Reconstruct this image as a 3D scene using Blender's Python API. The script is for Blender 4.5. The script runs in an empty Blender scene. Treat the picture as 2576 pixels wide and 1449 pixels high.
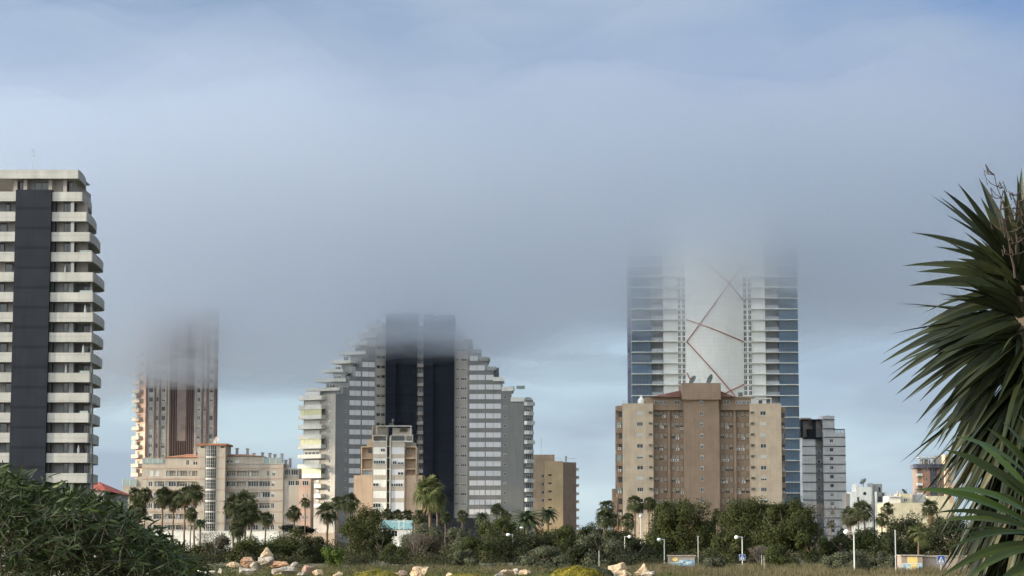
import bpy, math, random
import numpy as np
from mathutils import Vector, noise, Matrix

W = bpy.context.scene
# ------------------------------------------------------------------ camera
F = 5500.0                       # focal length in units of a 2576 pixel wide frame
TH = math.atan(606 / F)
CZ = 6.0
cam = bpy.data.objects.new('camera', bpy.data.cameras.new('camera'))
W.collection.objects.link(cam)
cam.data.sensor_width = 36
cam.data.lens = 36 * F / 2576
cam.data.clip_start = 0.1
cam.data.clip_end = 60000
cam.location = (0, 0, CZ)
cam.rotation_euler = (math.pi / 2 + TH, 0, 0)
W.camera = cam
cT, sT = math.cos(TH), math.sin(TH)
# ------------------------------------------------------------------ light, sky, exposure
W.view_settings.view_transform = 'Standard'
W.view_settings.look = 'None'
W.view_settings.exposure = 0.92
EL, AZ = math.radians(12), math.radians(-104)
SD = Vector((math.sin(AZ) * math.cos(EL), math.cos(AZ) * math.cos(EL), math.sin(EL)))
sun = bpy.data.objects.new('sun', bpy.data.lights.new('sun', 'SUN'))
W.collection.objects.link(sun)
sun.data.energy = 3.7
sun.data.angle = math.radians(0.5)
sun.data.color = (1, 0.84, 0.62)
sun.rotation_euler = SD.to_track_quat('Z', 'Y').to_euler()
wd = bpy.data.worlds.new('World')
W.world = wd
wd.use_nodes = True


def world_nodes():
    nt = wd.node_tree
    N, L = nt.nodes, nt.links
    bg = N['Background']
    bg.inputs[1].default_value = 0.14
    sky = N.new('ShaderNodeTexSky')
    sky.sky_type = 'NISHITA'
    sky.sun_disc = False
    sky.sun_elevation = EL
    sky.sun_rotation = AZ
    sky.air_density = 1.0
    sky.dust_density = 0.3
    sky.ozone_density = 3.0
    tc = N.new('ShaderNodeTexCoord')
    mp = N.new('ShaderNodeMapping')
    mp.inputs['Scale'].default_value = (1, 1, 3.5)
    L.new(tc.outputs['Generated'], mp.inputs[0])
    nz = N.new('ShaderNodeTexNoise')
    nz.inputs['Scale'].default_value = 7
    nz.inputs['Detail'].default_value = 4
    nz.inputs['Roughness'].default_value = 0.45
    L.new(mp.outputs[0], nz.inputs[0])
    rp = N.new('ShaderNodeValToRGB')
    rp.color_ramp.elements[0].position = 0.42
    rp.color_ramp.elements[1].position = 0.62
    L.new(nz.outputs[0], rp.inputs[0])
    # overcast veil: a pale blue-white stratus sheet with soft grey-blue patches
    col = N.new('ShaderNodeMixRGB')
    sx = N.new('ShaderNodeSeparateXYZ'); L.new(tc.outputs['Generated'], sx.inputs[0])
    el = N.new('ShaderNodeMapRange'); el.inputs[1].default_value = 0.0; el.inputs[2].default_value = 0.2
    L.new(sx.outputs[2], el.inputs[0])
    hi = N.new('ShaderNodeMixRGB')
    hi.inputs[1].default_value = (3.1, 3.85, 4.15, 1)
    az = N.new('ShaderNodeMapRange'); az.inputs[1].default_value = -0.02; az.inputs[2].default_value = 0.26
    L.new(sx.outputs[0], az.inputs[0])
    bl = N.new('ShaderNodeMixRGB')
    bl.inputs[1].default_value = (0.95, 1.45, 2.35, 1)
    bl.inputs[2].default_value = (0.25, 0.95, 2.7, 1)
    L.new(az.outputs[0], bl.inputs[0]); L.new(bl.outputs[0], hi.inputs[2])
    L.new(el.outputs[0], hi.inputs[0])
    L.new(hi.outputs[0], col.inputs[1])
    col.inputs[2].default_value = (1.8, 2.25, 2.9, 1)
    L.new(rp.outputs[0], col.inputs[0])
    # the veil is brighter towards the sun
    dt = N.new('ShaderNodeVectorMath'); dt.operation = 'DOT_PRODUCT'
    dt.inputs[1].default_value = SD
    L.new(tc.outputs['Generated'], dt.inputs[0])
    gl = N.new('ShaderNodeMapRange')
    gl.inputs[1].default_value = 0.12; gl.inputs[2].default_value = 1.0
    gl.inputs[3].default_value = 0.80; gl.inputs[4].default_value = 4.5
    L.new(dt.outputs['Value'], gl.inputs[0])
    sc = N.new('ShaderNodeVectorMath'); sc.operation = 'SCALE'
    bk = N.new('ShaderNodeMapRange')      # unseen sky behind the viewer whitened, added as fill light on the facades
    bk.inputs[1].default_value = 0.45; bk.inputs[2].default_value = -0.2
    L.new(sx.outputs[1], bk.inputs[0])
    wc = N.new('ShaderNodeMixRGB'); wc.inputs[2].default_value = (3.7, 3.85, 3.8, 1)
    L.new(bk.outputs[0], wc.inputs[0]); L.new(col.outputs[0], wc.inputs[1])
    L.new(wc.outputs[0], sc.inputs[0]); L.new(gl.outputs[0], sc.inputs['Scale'])
    mx = N.new('ShaderNodeMixRGB')
    mx.inputs[0].default_value = 0.93
    L.new(sky.outputs[0], mx.inputs[1])
    L.new(sc.outputs[0], mx.inputs[2])
    L.new(mx.outputs[0], bg.inputs[0])


world_nodes()
W.cycles.volume_bounces = 8
W.cycles.max_bounces = 10
W.cycles.diffuse_bounces = 3
W.cycles.glossy_bounces = 2
W.cycles.transparent_max_bounces = 8

# ------------------------------------------------------------------ helpers
RNG = random.Random(7)


def ray(px, py):
    dx = (px - 1288) / F
    dy = (724.5 - py) / F
    return Vector((dx, cT - dy * sT, sT + dy * cT))


def at(px, py, D):
    d = ray(px, py)
    return Vector((0, 0, CZ)) + d * (D / d.y)


class Cv:                        # reads a measured point of the picture in frame units
    def __init__(s, sx, sy, sc):
        s.ox, s.oy, s.k = sx / 1.5652, sy / 1.5652, 1 / (sc * 1.5652)

    def x(s, v): return s.ox + v * s.k
    def y(s, v): return s.oy + v * s.k
    def __call__(s, a, b): return (s.x(a), s.y(b))


class Fr:                        # a vertical wall plane: u along it, z up, d outwards
    def __init__(s, x, y, ang=0.0):
        s.o = (x, y)
        s.U = (math.cos(ang), math.sin(ang))
        s.N = (math.sin(ang), -math.cos(ang))

    def P(s, u, z, d=0.0):
        return (s.o[0] + u * s.U[0] + d * s.N[0], s.o[1] + u * s.U[1] + d * s.N[1], z)

    def uz(s, px, py, d=0.0):
        r = ray(px, py)
        ox, oy = s.o[0] + d * s.N[0], s.o[1] + d * s.N[1]
        t = (ox * s.N[0] + oy * s.N[1]) / (r.x * s.N[0] + r.y * s.N[1])
        p = r * t
        return ((p.x - s.o[0]) * s.U[0] + (p.y - s.o[1]) * s.U[1], p.z + CZ)

    def u(s, px, py, d=0.0): return s.uz(px, py, d)[0]
    def z(s, px, py, d=0.0): return s.uz(px, py, d)[1]


class MB:
    def __init__(s): s.v, s.f, s.m = [], [], []

    def quad(s, a, b, c, d, m=0):
        n = len(s.v)
        s.v += [tuple(a), tuple(b), tuple(c), tuple(d)]
        s.f.append((n, n + 1, n + 2, n + 3)); s.m.append(m)

    def poly(s, pts, m=0):
        n = len(s.v)
        s.v += [tuple(p) for p in pts]
        s.f.append(tuple(range(n, n + len(pts)))); s.m.append(m)

    def box(s, fr, u0, u1, z0, z1, d0, d1, m=0, skip=''):
        if d0 < d1: d0, d1 = d1, d0          # d0 is the outer face
        if u0 > u1: u0, u1 = u1, u0
        if z0 > z1: z0, z1 = z1, z0
        P = fr.P
        A, B, C, D = P(u0, z0, d0), P(u1, z0, d0), P(u1, z1, d0), P(u0, z1, d0)
        a, b, c, d = P(u0, z0, d1), P(u1, z0, d1), P(u1, z1, d1), P(u0, z1, d1)
        if 'f' not in skip: s.quad(A, B, C, D, m)
        if 'k' not in skip: s.quad(b, a, d, c, m)
        s.quad(a, A, D, d, m); s.quad(B, b, c, C, m)
        s.quad(D, C, c, d, m)
        if 'b' not in skip: s.quad(a, b, B, A, m)
        return s

    def facade(s, fr, u0, u1, z0, z1, holes, m=0, mh=None):
        mh = m if mh is None else mh
        us = sorted({u0, u1} | {min(max(v, u0), u1) for h in holes for v in h[:2]})
        zs = sorted({z0, z1} | {min(max(v, z0), z1) for h in holes for v in h[2:4]})
        for i in range(len(us) - 1):
            if us[i + 1] - us[i] < 1e-5: continue
            um = (us[i] + us[i + 1]) / 2
            run = None
            for j in range(len(zs) - 1):
                zm = (zs[j] + zs[j + 1]) / 2
                if any(h[0] < um < h[1] and h[2] < zm < h[3] for h in holes):
                    if run is not None:
                        s.quad(fr.P(us[i], run), fr.P(us[i + 1], run), fr.P(us[i + 1], zs[j]), fr.P(us[i], zs[j]), m); run = None
                elif run is None: run = zs[j]
            if run is not None:
                s.quad(fr.P(us[i], run), fr.P(us[i + 1], run), fr.P(us[i + 1], z1), fr.P(us[i], z1), m)
        for h in holes:
            a, b, c, d, dep = h[:5]
            P = fr.P
            s.quad(P(a, c, -dep), P(b, c, -dep), P(b, d, -dep), P(a, d, -dep), mh)
            s.quad(P(a, c, 0), P(a, c, -dep), P(a, d, -dep), P(a, d, 0), m)
            s.quad(P(b, c, -dep), P(b, c, 0), P(b, d, 0), P(b, d, -dep), m)
            s.quad(P(a, d, -dep), P(b, d, -dep), P(b, d, 0), P(a, d, 0), m)
            s.quad(P(a, c, 0), P(b, c, 0), P(b, c, -dep), P(a, c, -dep), m)

    def block(s, fr, u0, u1, z0, z1, depth, holes=(), m=0, mh=None):
        s.facade(fr, u0, u1, z0, z1, list(holes), m, mh)
        s.box(fr, u0, u1, z0, z1, 0, -depth, m, skip='f')

    def tube(s, pts, rad, k=6, m=0, cap=True):
        pts = [Vector(p) for p in pts]
        if not hasattr(rad, '__len__'): rad = [rad] * len(pts)
        base = len(s.v)
        for i, p in enumerate(pts):
            t = (pts[min(i + 1, len(pts) - 1)] - pts[max(i - 1, 0)])
            t = t.normalized() if t.length > 1e-9 else Vector((0, 0, 1))
            a = Vector((1, 0, 0)) if abs(t.x) < 0.8 else Vector((0, 1, 0))
            n1 = t.cross(a).normalized(); n2 = t.cross(n1)
            for j in range(k):
                an = 2 * math.pi * j / k
                s.v.append(tuple(p + (n1 * math.cos(an) + n2 * math.sin(an)) * rad[i]))
        for i in range(len(pts) - 1):
            for j in range(k):
                a = base + i * k + j; b = base + i * k + (j + 1) % k
                s.f.append((a, b, b + k, a + k)); s.m.append(m)
        if cap:
            s.f.append(tuple(base + j for j in reversed(range(k)))); s.m.append(m)
            s.f.append(tuple(base + (len(pts) - 1) * k + j for j in range(k))); s.m.append(m)
        return s

    def lathe(s, c, prof, k=12, m=0, axis=None):
        rot = Matrix.Identity(3) if axis is None else Vector(axis).to_track_quat('Z', 'Y').to_matrix()
        base = len(s.v)
        for r, h in prof:
            for j in range(k):
                an = 2 * math.pi * j / k
                s.v.append(tuple(Vector(c) + rot @ Vector((r * math.cos(an), r * math.sin(an), h))))
        for i in range(len(prof) - 1):
            for j in range(k):
                a = base + i * k + j; b = base + i * k + (j + 1) % k
                s.f.append((a, b, b + k, a + k)); s.m.append(m)
        s.f.append(tuple(base + j for j in reversed(range(k)))); s.m.append(m)
        s.f.append(tuple(base + (len(prof) - 1) * k + j for j in range(k))); s.m.append(m)
        return s

    def build(s, name, mats, parent=None, smooth=False):
        org = Vector((0, 0, 0))
        q = parent
        while q is not None:
            org = org + q.location; q = q.parent
        me = bpy.data.meshes.new(name)
        me.from_pydata([(x - org.x, y - org.y, z - org.z) for x, y, z in s.v], [], s.f)
        if not isinstance(mats, (list, tuple)): mats = [mats]
        for mt in mats: me.materials.append(mt)
        if len(mats) > 1: me.polygons.foreach_set('material_index', s.m)
        if smooth: me.polygons.foreach_set('use_smooth', [True] * len(me.polygons))
        me.update()
        o = bpy.data.objects.new(name, me)
        W.collection.objects.link(o)
        if parent is not None: o.parent = parent
        return o


def tag(o, label=None, cat=None, group=None, kind=None):
    if label: o['label'] = label
    if cat: o['category'] = cat
    if group: o['group'] = group
    if kind: o['kind'] = kind
    return o


def thing(name, loc, label, cat, group=None):
    o = bpy.data.objects.new(name, None)
    o.empty_display_size = 0.5
    W.collection.objects.link(o)
    o.location = loc
    return tag(o, label, cat, group)


# ------------------------------------------------------------------ materials
def newmat(name):
    m = bpy.data.materials.new(name); m.use_nodes = True
    return m, m.node_tree.nodes, m.node_tree.links, m.node_tree.nodes['Principled BSDF']


def plaster(name, c, var=0.12, scale=0.35, rough=0.85, streak=0.10, spec=0.3, lines=None):
    m, N, L, p = newmat(name)
    p.inputs['Roughness'].default_value = rough
    p.inputs['Specular IOR Level'].default_value = spec
    tc = N.new('ShaderNodeTexCoord')
    n1 = N.new('ShaderNodeTexNoise'); n1.inputs['Scale'].default_value = scale; n1.inputs['Detail'].default_value = 5
    L.new(tc.outputs['Object'], n1.inputs[0])
    mp = N.new('ShaderNodeMapping'); mp.inputs['Scale'].default_value = (1.6, 1.6, 0.09)
    L.new(tc.outputs['Object'], mp.inputs[0])
    n2 = N.new('ShaderNodeTexNoise'); n2.inputs['Scale'].default_value = 1.0; n2.inputs['Detail'].default_value = 4
    L.new(mp.outputs[0], n2.inputs[0])
    a = N.new('ShaderNodeMapRange'); a.inputs[1].default_value = .3; a.inputs[2].default_value = .7
    a.inputs[3].default_value = 1 - var; a.inputs[4].default_value = 1 + var
    L.new(n1.outputs[0], a.inputs[0])
    b = N.new('ShaderNodeMapRange'); b.inputs[1].default_value = .35; b.inputs[2].default_value = .7
    b.inputs[3].default_value = 1 + streak * .4; b.inputs[4].default_value = 1 - streak
    L.new(n2.outputs[0], b.inputs[0])
    mu = N.new('ShaderNodeMath'); mu.operation = 'MULTIPLY'
    L.new(a.outputs[0], mu.inputs[0]); L.new(b.outputs[0], mu.inputs[1])
    last = mu
    if lines:                                  # lines=(period, darkness): joints between courses
        sx = N.new('ShaderNodeSeparateXYZ'); L.new(tc.outputs['Object'], sx.inputs[0])
        md = N.new('ShaderNodeMath'); md.operation = 'PINGPONG'; md.inputs[1].default_value = lines[0] / 2
        L.new(sx.outputs[2], md.inputs[0])
        lt = N.new('ShaderNodeMath'); lt.operation = 'LESS_THAN'; lt.inputs[1].default_value = lines[0] * .08
        L.new(md.outputs[0], lt.inputs[0])
        mr = N.new('ShaderNodeMapRange'); mr.inputs[3].default_value = 1; mr.inputs[4].default_value = 1 - lines[1]
        L.new(lt.outputs[0], mr.inputs[0])
        m3 = N.new('ShaderNodeMath'); m3.operation = 'MULTIPLY'
        L.new(mu.outputs[0], m3.inputs[0]); L.new(mr.outputs[0], m3.inputs[1]); last = m3
    hs = N.new('ShaderNodeVectorMath'); hs.operation = 'SCALE'
    hs.inputs[0].default_value = c
    L.new(last.outputs[0], hs.inputs['Scale'])
    L.new(hs.outputs[0], p.inputs['Base Color'])
    return m


def flat(name, c, rough=0.6, metal=0.0, spec=0.5):
    m, N, L, p = newmat(name)
    p.inputs['Base Color'].default_value = (*c, 1)
    p.inputs['Roughness'].default_value = rough
    p.inputs['Metallic'].default_value = metal
    p.inputs['Specular IOR Level'].default_value = spec
    return m


def glass(name, c, rough=0.12, spec=0.6, var=0.5):
    m, N, L, p = newmat(name)
    p.inputs['Roughness'].default_value = rough
    p.inputs['Specular IOR Level'].default_value = spec
    oi = N.new('ShaderNodeObjectInfo')
    a = N.new('ShaderNodeMapRange'); a.inputs[3].default_value = 1 - var; a.inputs[4].default_value = 1 + var
    L.new(oi.outputs['Random'], a.inputs[0])
    hs = N.new('ShaderNodeVectorMath'); hs.operation = 'SCALE'; hs.inputs[0].default_value = c
    L.new(a.outputs[0], hs.inputs['Scale']); L.new(hs.outputs[0], p.inputs['Base Color'])
    return m


def leafmat(name, c1, c2, rough=0.7, spec=0.12, trans=0.12, scale=0.6):
    m, N, L, p = newmat(name)
    p.inputs['Roughness'].default_value = rough
    p.inputs['Specular IOR Level'].default_value = spec
    g = N.new('ShaderNodeNewGeometry')
    tc = N.new('ShaderNodeTexCoord')
    nz = N.new('ShaderNodeTexNoise'); nz.inputs['Scale'].default_value = scale; nz.inputs['Detail'].default_value = 3
    L.new(tc.outputs['Object'], nz.inputs[0])
    ad = N.new('ShaderNodeMath'); ad.operation = 'MULTIPLY_ADD'; ad.inputs[1].default_value = 0.5
    L.new(g.outputs['Random Per Island'], ad.inputs[0])
    mr = N.new('ShaderNodeMapRange'); mr.inputs[1].default_value = .3; mr.inputs[2].default_value = .7
    mr.inputs[3].default_value = -.1; mr.inputs[4].default_value = .6
    L.new(nz.outputs[0], mr.inputs[0]); L.new(mr.outputs[0], ad.inputs[2])
    mx = N.new('ShaderNodeMixRGB'); mx.inputs[1].default_value = (*c1, 1); mx.inputs[2].default_value = (*c2, 1)
    mx.use_clamp = False
    cl = N.new('ShaderNodeClamp'); L.new(ad.outputs[0], cl.inputs[0])
    L.new(cl.outputs[0], mx.inputs[0])
    L.new(mx.outputs[0], p.inputs['Base Color'])
    if trans:
        tr = N.new('ShaderNodeBsdfTranslucent'); L.new(mx.outputs[0], tr.inputs[0])
        ms = N.new('ShaderNodeMixShader'); ms.inputs[0].default_value = trans
        L.new(p.outputs[0], ms.inputs[1]); L.new(tr.outputs[0], ms.inputs[2])
        L.new(ms.outputs[0], N['Material Output'].inputs[0])
    return m


def rockmat(name, c1, c2, c3):
    m, N, L, p = newmat(name)
    p.inputs['Roughness'].default_value = 0.9
    p.inputs['Specular IOR Level'].default_value = 0.2
    tc = N.new('ShaderNodeTexCoord')
    nz = N.new('ShaderNodeTexNoise'); nz.inputs['Scale'].default_value = 2.2; nz.inputs['Detail'].default_value = 8
    nz.inputs['Roughness'].default_value = .65
    L.new(tc.outputs['Object'], nz.inputs[0])
    r = N.new('ShaderNodeValToRGB')
    r.color_ramp.elements[0].position = .32; r.color_ramp.elements[0].color = (*c3, 1)
    r.color_ramp.elements[1].position = .68; r.color_ramp.elements[1].color = (*c1, 1)
    e = r.color_ramp.elements.new(.48); e.color = (*c2, 1)
    L.new(nz.outputs[0], r.inputs[0]); L.new(r.outputs[0], p.inputs['Base Color'])
    bp = N.new('ShaderNodeBump'); bp.inputs['Strength'].default_value = .6; bp.inputs['Distance'].default_value = .08
    L.new(nz.outputs[0], bp.inputs['Height']); L.new(bp.outputs[0], p.inputs['Normal'])
    return m


M = {}
M['white'] = plaster('white_plaster', (.66, .66, .62))
M['white_warm'] = plaster('warm_white_plaster', (.50, .49, .45))
M['offwhite'] = plaster('offwhite_panel', (.37, .37, .355), lines=(1.4, .10))
M['side_grey'] = plaster('grey_plaster', (.30, .31, .31))
M['charcoal'] = plaster('charcoal_cladding', (.018, .022, .031), var=.14, rough=.75, spec=.15, lines=(3.03, .30))
M['navy'] = plaster('navy_tiles', (.009, .012, .021), var=.22, rough=.7, spec=.15, lines=(3.0, .35))
M['slot_dark'] = flat('dark_recess', (.02, .022, .027), .7)
M['mid_grey'] = plaster('mid_grey_render', (.19, .195, .20))
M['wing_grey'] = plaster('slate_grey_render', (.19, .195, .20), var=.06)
M['wing_grey_lit'] = plaster('slate_grey_lit', (.20, .20, .195), var=.06)  # wing grey lightened in its colour to offset shadow on the right wing
M['beige_strip'] = plaster('stone_grey_render', (.33, .31, .28), var=.07)
M['cream'] = plaster('cream_render', (.39, .345, .29), var=.07)
M['cream_band'] = plaster('pink_band', (.36, .26, .21))
M['pink'] = plaster('pink_render', (.52, .36, .28))
M['brown_tile'] = plaster('brown_ribbed_tile', (.15, .10, .088))
M['greige'] = plaster('greige_render', (.30, .275, .26))
M['red_grey'] = plaster('reddish_grey_render', (.20, .155, .14))
M['orange'] = plaster('apricot_render', (.44, .325, .235))
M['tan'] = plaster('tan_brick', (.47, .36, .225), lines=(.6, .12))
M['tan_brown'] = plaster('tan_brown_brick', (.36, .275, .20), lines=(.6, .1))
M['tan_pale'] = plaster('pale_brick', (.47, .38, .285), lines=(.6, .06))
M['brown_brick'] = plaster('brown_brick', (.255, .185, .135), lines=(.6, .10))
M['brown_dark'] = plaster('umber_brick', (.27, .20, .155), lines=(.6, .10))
M['tiles'] = plaster('terracotta_tiles', (.34, .15, .08), var=.2, lines=(.35, .25))
M['tiles_dark'] = plaster('dark_terracotta', (.15, .065, .045), var=.2, lines=(.35, .25))
M['yellow_wall'] = plaster('straw_render', (.46, .42, .31))
M['brick_red'] = plaster('red_brick', (.38, .22, .15), lines=(.5, .12))
M['slate'] = plaster('slate_blue_render', (.12, .12, .15))
M['glass_dark'] = glass('dark_window_glass', (.03, .035, .04))
M['glass_blue'] = glass('blue_curtain_glass', (.055, .105, .165), rough=.2, var=.25)
M['glass_green'] = glass('greenish_balustrade_glass', (.22, .27, .26), rough=.25, var=.15)
M['glass_yellow'] = glass('yellowish_glazing', (.28, .28, .13), rough=.3, var=.12)
M['frame_white'] = flat('white_frame', (.62, .63, .62), .5)
M['frame_dark'] = flat('dark_frame', (.05, .05, .055), .5)
M['blind'] = flat('roller_blind', (.48, .48, .46), .7)
M['blind_grey'] = flat('grey_blind', (.30, .26, .21), .7)
M['shutter'] = plaster('white_shutter', (.60, .60, .62), var=.04, streak=.03, lines=(.28, .12))
M['red_line'] = flat('red_girder', (.36, .13, .10), .5)
M['metal'] = flat('galvanised_metal', (.42, .43, .44), .45, .6)
M['dish_grey'] = flat('dish_grey', (.22, .22, .21), .7)
M['metal_dark'] = flat('dark_metal', (.09, .10, .09), .5, .4)
M['lamp_white'] = flat('lamp_globe', (.8, .8, .78), .35)
M['trunk'] = plaster('palm_trunk', (.16, .11, .075), var=.3, scale=3, lines=(.25, .3))
M['bark'] = plaster('bark', (.10, .08, .06), var=.3, scale=3)
M['skirt'] = leafmat('dead_fronds', (.12, .085, .05), (.22, .16, .10), trans=.05)
M['palm'] = leafmat('palm_leaf', (.022, .030, .013), (.06, .068, .03), scale=1.2)
M['palm_date'] = leafmat('date_palm_leaf', (.035, .055, .03), (.085, .11, .06), scale=1.0)
M['palm_big'] = leafmat('pale_palm_leaf', (.045, .06, .022), (.12, .13, .05), scale=1.2)
M['pine'] = leafmat('pine_needles', (.020, .028, .009), (.064, .072, .024), scale=.45, trans=.06)
M['dark_leaf'] = leafmat('dark_foliage', (.013, .019, .009), (.040, .046, .019), scale=.5, trans=.06)
M['green_leaf'] = leafmat('green_foliage', (.022, .034, .011), (.072, .084, .028), scale=.5)
M['lime_leaf'] = leafmat('lime_foliage', (.045, .075, .015), (.11, .15, .035), scale=.5)
M['olive_leaf'] = leafmat('olive_foliage', (.036, .044, .026), (.12, .13, .08), scale=.6)
M['brown_leaf'] = leafmat('thin_brown_foliage', (.035, .032, .022), (.085, .075, .05), scale=.6)
M['yellow_leaf'] = leafmat('yellow_blossom', (.06, .075, .015), (.40, .32, .045), scale=3.0)
M['yellow_dull'] = leafmat('dull_yellow_blossom', (.07, .09, .02), (.34, .28, .06), scale=1.2)
M['acacia'] = leafmat('acacia_leaf', (.011, .022, .007), (.042, .060, .018), rough=.55, spec=.2, scale=3.0, trans=.18)
M['acacia_tip'] = leafmat('acacia_young_leaf', (.03, .055, .012), (.08, .11, .028), rough=.5, spec=.25, scale=3, trans=.2)
M['yucca'] = leafmat('yucca_leaf', (.008, .013, .006), (.034, .042, .016), rough=.42, spec=.3, scale=4, trans=.08)
M['yucca_mid'] = leafmat('yucca_mid_leaf', (.020, .034, .009), (.060, .082, .022), rough=.42, spec=.3, scale=4, trans=.1)
M['yucca_bright'] = leafmat('yucca_bright_leaf', (.035, .065, .012), (.085, .13, .03), rough=.4, spec=.3, scale=4, trans=.12)
M['yucca_dead'] = leafmat('yucca_dead_leaf', (.045, .045, .025), (.20, .19, .12), rough=.6, scale=4)
M['twig'] = flat('brown_twig', (.035, .022, .016), .8)
M['dry_grass'] = leafmat('dry_grass', (.055, .052, .028), (.15, .125, .072), scale=.15, trans=.1)
M['green_grass'] = leafmat('green_grass', (.045, .058, .018), (.12, .12, .042), scale=.15, trans=.1)
M['rock_pale'] = rockmat('pale_rock', (.50, .40, .28), (.38, .29, .20), (.22, .16, .11))
M['rock_orange'] = rockmat('orange_rock', (.44, .33, .23), (.34, .20, .13), (.20, .12, .08))
M['rock_grey'] = rockmat('grey_rock', (.40, .36, .31), (.30, .27, .23), (.18, .15, .13))
M['hut'] = plaster('hut_wall', (.30, .25, .21), var=.15)
M['paint_blue'] = plaster('faded_blue_paint', (.20, .30, .42), var=.55, scale=1.6, streak=.3)
M['paint_sky'] = plaster('light_blue_paint', (.36, .50, .56), var=.45, scale=2.6, streak=.2)
M['paint_yellow'] = plaster('yellow_paint', (.72, .55, .22), var=.12, scale=2)
M['paint_white'] = plaster('white_paint', (.7, .68, .62), var=.15, scale=3)
M['sign_blue'] = flat('sign_blue', (.02, .07, .28), .4)
M['pool_blue'] = plaster('turquoise_wall', (.22, .40, .46), var=.12)


# ------------------------------------------------------------------ the ground
def smooth(a, b, t):
    t = min(1, max(0, (t - a) / (b - a)))
    return t * t * (3 - 2 * t)


def gz(x, y):
    y_ = max(y, 0)
    pts = ((0, 3.4), (100, 3.05), (135, 2.7), (150, 2.72), (165, 2.3), (200, 1.55), (250, .75), (300, .3), (340, 0), (1e9, 0))
    for (a, za), (b, zb) in zip(pts, pts[1:]):
        if y_ <= b:
            z = za + (zb - za) * (y_ - a) / (b - a); break
    n = noise.noise((x * .05, y * .03, 1.3)) * .16 + noise.noise((x * .21, y * .15, 5.3)) * .08
    return z + n * (1 - smooth(260, 420, y_))


def ground():
    ys = list(range(-40, 120, 8)) + list(range(120, 360, 4)) + [360, 400, 500, 700, 1000, 1600, 3000, 6000, 12000, 30000]
    xs = [-9000, -3000, -1000, -500, -300, -200] + [v * 3 - 150 for v in range(101)] + [200, 300, 500, 1000, 3000, 9000]
    mb = MB()
    mb.v = [(x, y, gz(x, y)) for y in ys for x in xs]
    n = len(xs)
    mb.f = [(j * n + i, j * n + i + 1, (j + 1) * n + i + 1, (j + 1) * n + i) for j in range(len(ys) - 1) for i in range(n - 1)]
    m, N, L, p = newmat('ground_soil')
    p.inputs['Roughness'].default_value = .95
    tc = N.new('ShaderNodeTexCoord')
    a = N.new('ShaderNodeTexNoise'); a.inputs['Scale'].default_value = .12; a.inputs['Detail'].default_value = 8
    b = N.new('ShaderNodeTexNoise'); b.inputs['Scale'].default_value = 2.5; b.inputs['Detail'].default_value = 6
    L.new(tc.outputs['Object'], a.inputs[0]); L.new(tc.outputs['Object'], b.inputs[0])
    r = N.new('ShaderNodeValToRGB')
    r.color_ramp.elements[0].position = .38; r.color_ramp.elements[0].color = (.055, .065, .022, 1)
    r.color_ramp.elements[1].position = .62; r.color_ramp.elements[1].color = (.15, .12, .07, 1)
    ad = N.new('ShaderNodeMath'); ad.operation = 'MULTIPLY_ADD'; ad.inputs[1].default_value = .35
    sb = N.new('ShaderNodeMath'); sb.operation = 'SUBTRACT'; sb.inputs[1].default_value = .5
    L.new(b.outputs[0], sb.inputs[0]); L.new(sb.outputs[0], ad.inputs[0]); L.new(a.outputs[0], ad.inputs[2])
    L.new(ad.outputs[0], r.inputs[0]); L.new(r.outputs[0], p.inputs['Base Color'])
    tag(mb.build('ground', m), kind='structure')


ground()


# ------------------------------------------------------------------ building pieces
def window(par, fr, a, b, c, d, dep=.2, gl='glass_dark', fm='frame_white', n=2, blind=0.0, name='window', t=.07, bm='blind', kind=None):
    mb = MB()
    if a > b: a, b = b, a
    o = -dep
    mb.box(fr, a + .01, b - .01, c + .01, d - .01, o + .06, o + .02, 0)
    if fm:
        mb.box(fr, a + .01, b - .01, c + .01, c + t, o + .12, o + .061, 1)
        mb.box(fr, a + .01, b - .01, d - t, d - .01, o + .12, o + .061, 1)
        for k in range(n + 1):
            u = a + t / 2 + .01 + (b - a - t - .02) * k / n
            mb.box(fr, u - t / 2, u + t / 2, c + t, d - t, o + .115, o + .061, 1)
    if blind > 0:
        mb.box(fr, a + t, b - t, d - t - (d - c - 2 * t) * blind, d - t, o + .10, o + .062, 2)
    ob = mb.build(name, [M[gl], M[fm or 'frame_white'], M[bm]], par)
    return ob


def dish(par, c, r, dirv, name='satellite_dish', m='metal_dark', pole=None):
    mb = MB()
    dv = Vector(dirv).normalized()
    prof = [(r * k / 5, -r * .28 * (1 - (k / 5) ** 2)) for k in range(1, 6)] + [(r * 1.0, .03)] + [(r * (k / 5), .03 - r * .26 * (1 - (k / 5) ** 2)) for k in (4, 3, 2, 1)]
    mb.lathe(c, prof, 16, 0, dv)
    mb.tube([Vector(c), Vector(c) + dv * r * .9], .03, 4)
    mb.lathe(Vector(c) + dv * r * .85, [(.06, 0), (.09, .1), (.06, .2)], 6, 0, dv)
    if pole is not None: mb.tube([Vector((c[0], c[1], pole)), Vector(c) - dv * r * .15], r * .07 + .02, 6)
    return mb.build(name, M[m], par)


def antenna(par, x, y, z0, z1, name='antenna'):
    mb = MB()
    mb.tube([(x, y, z0), (x, y, z1)], .05, 5)
    for k, w in ((.72, .9), (.82, .7), (.9, .5)):
        z = z0 + (z1 - z0) * k
        mb.tube([(x - w / 2, y, z), (x + w / 2, y, z)], .025, 4)
    return mb.build(name, M['metal'], par)


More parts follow.
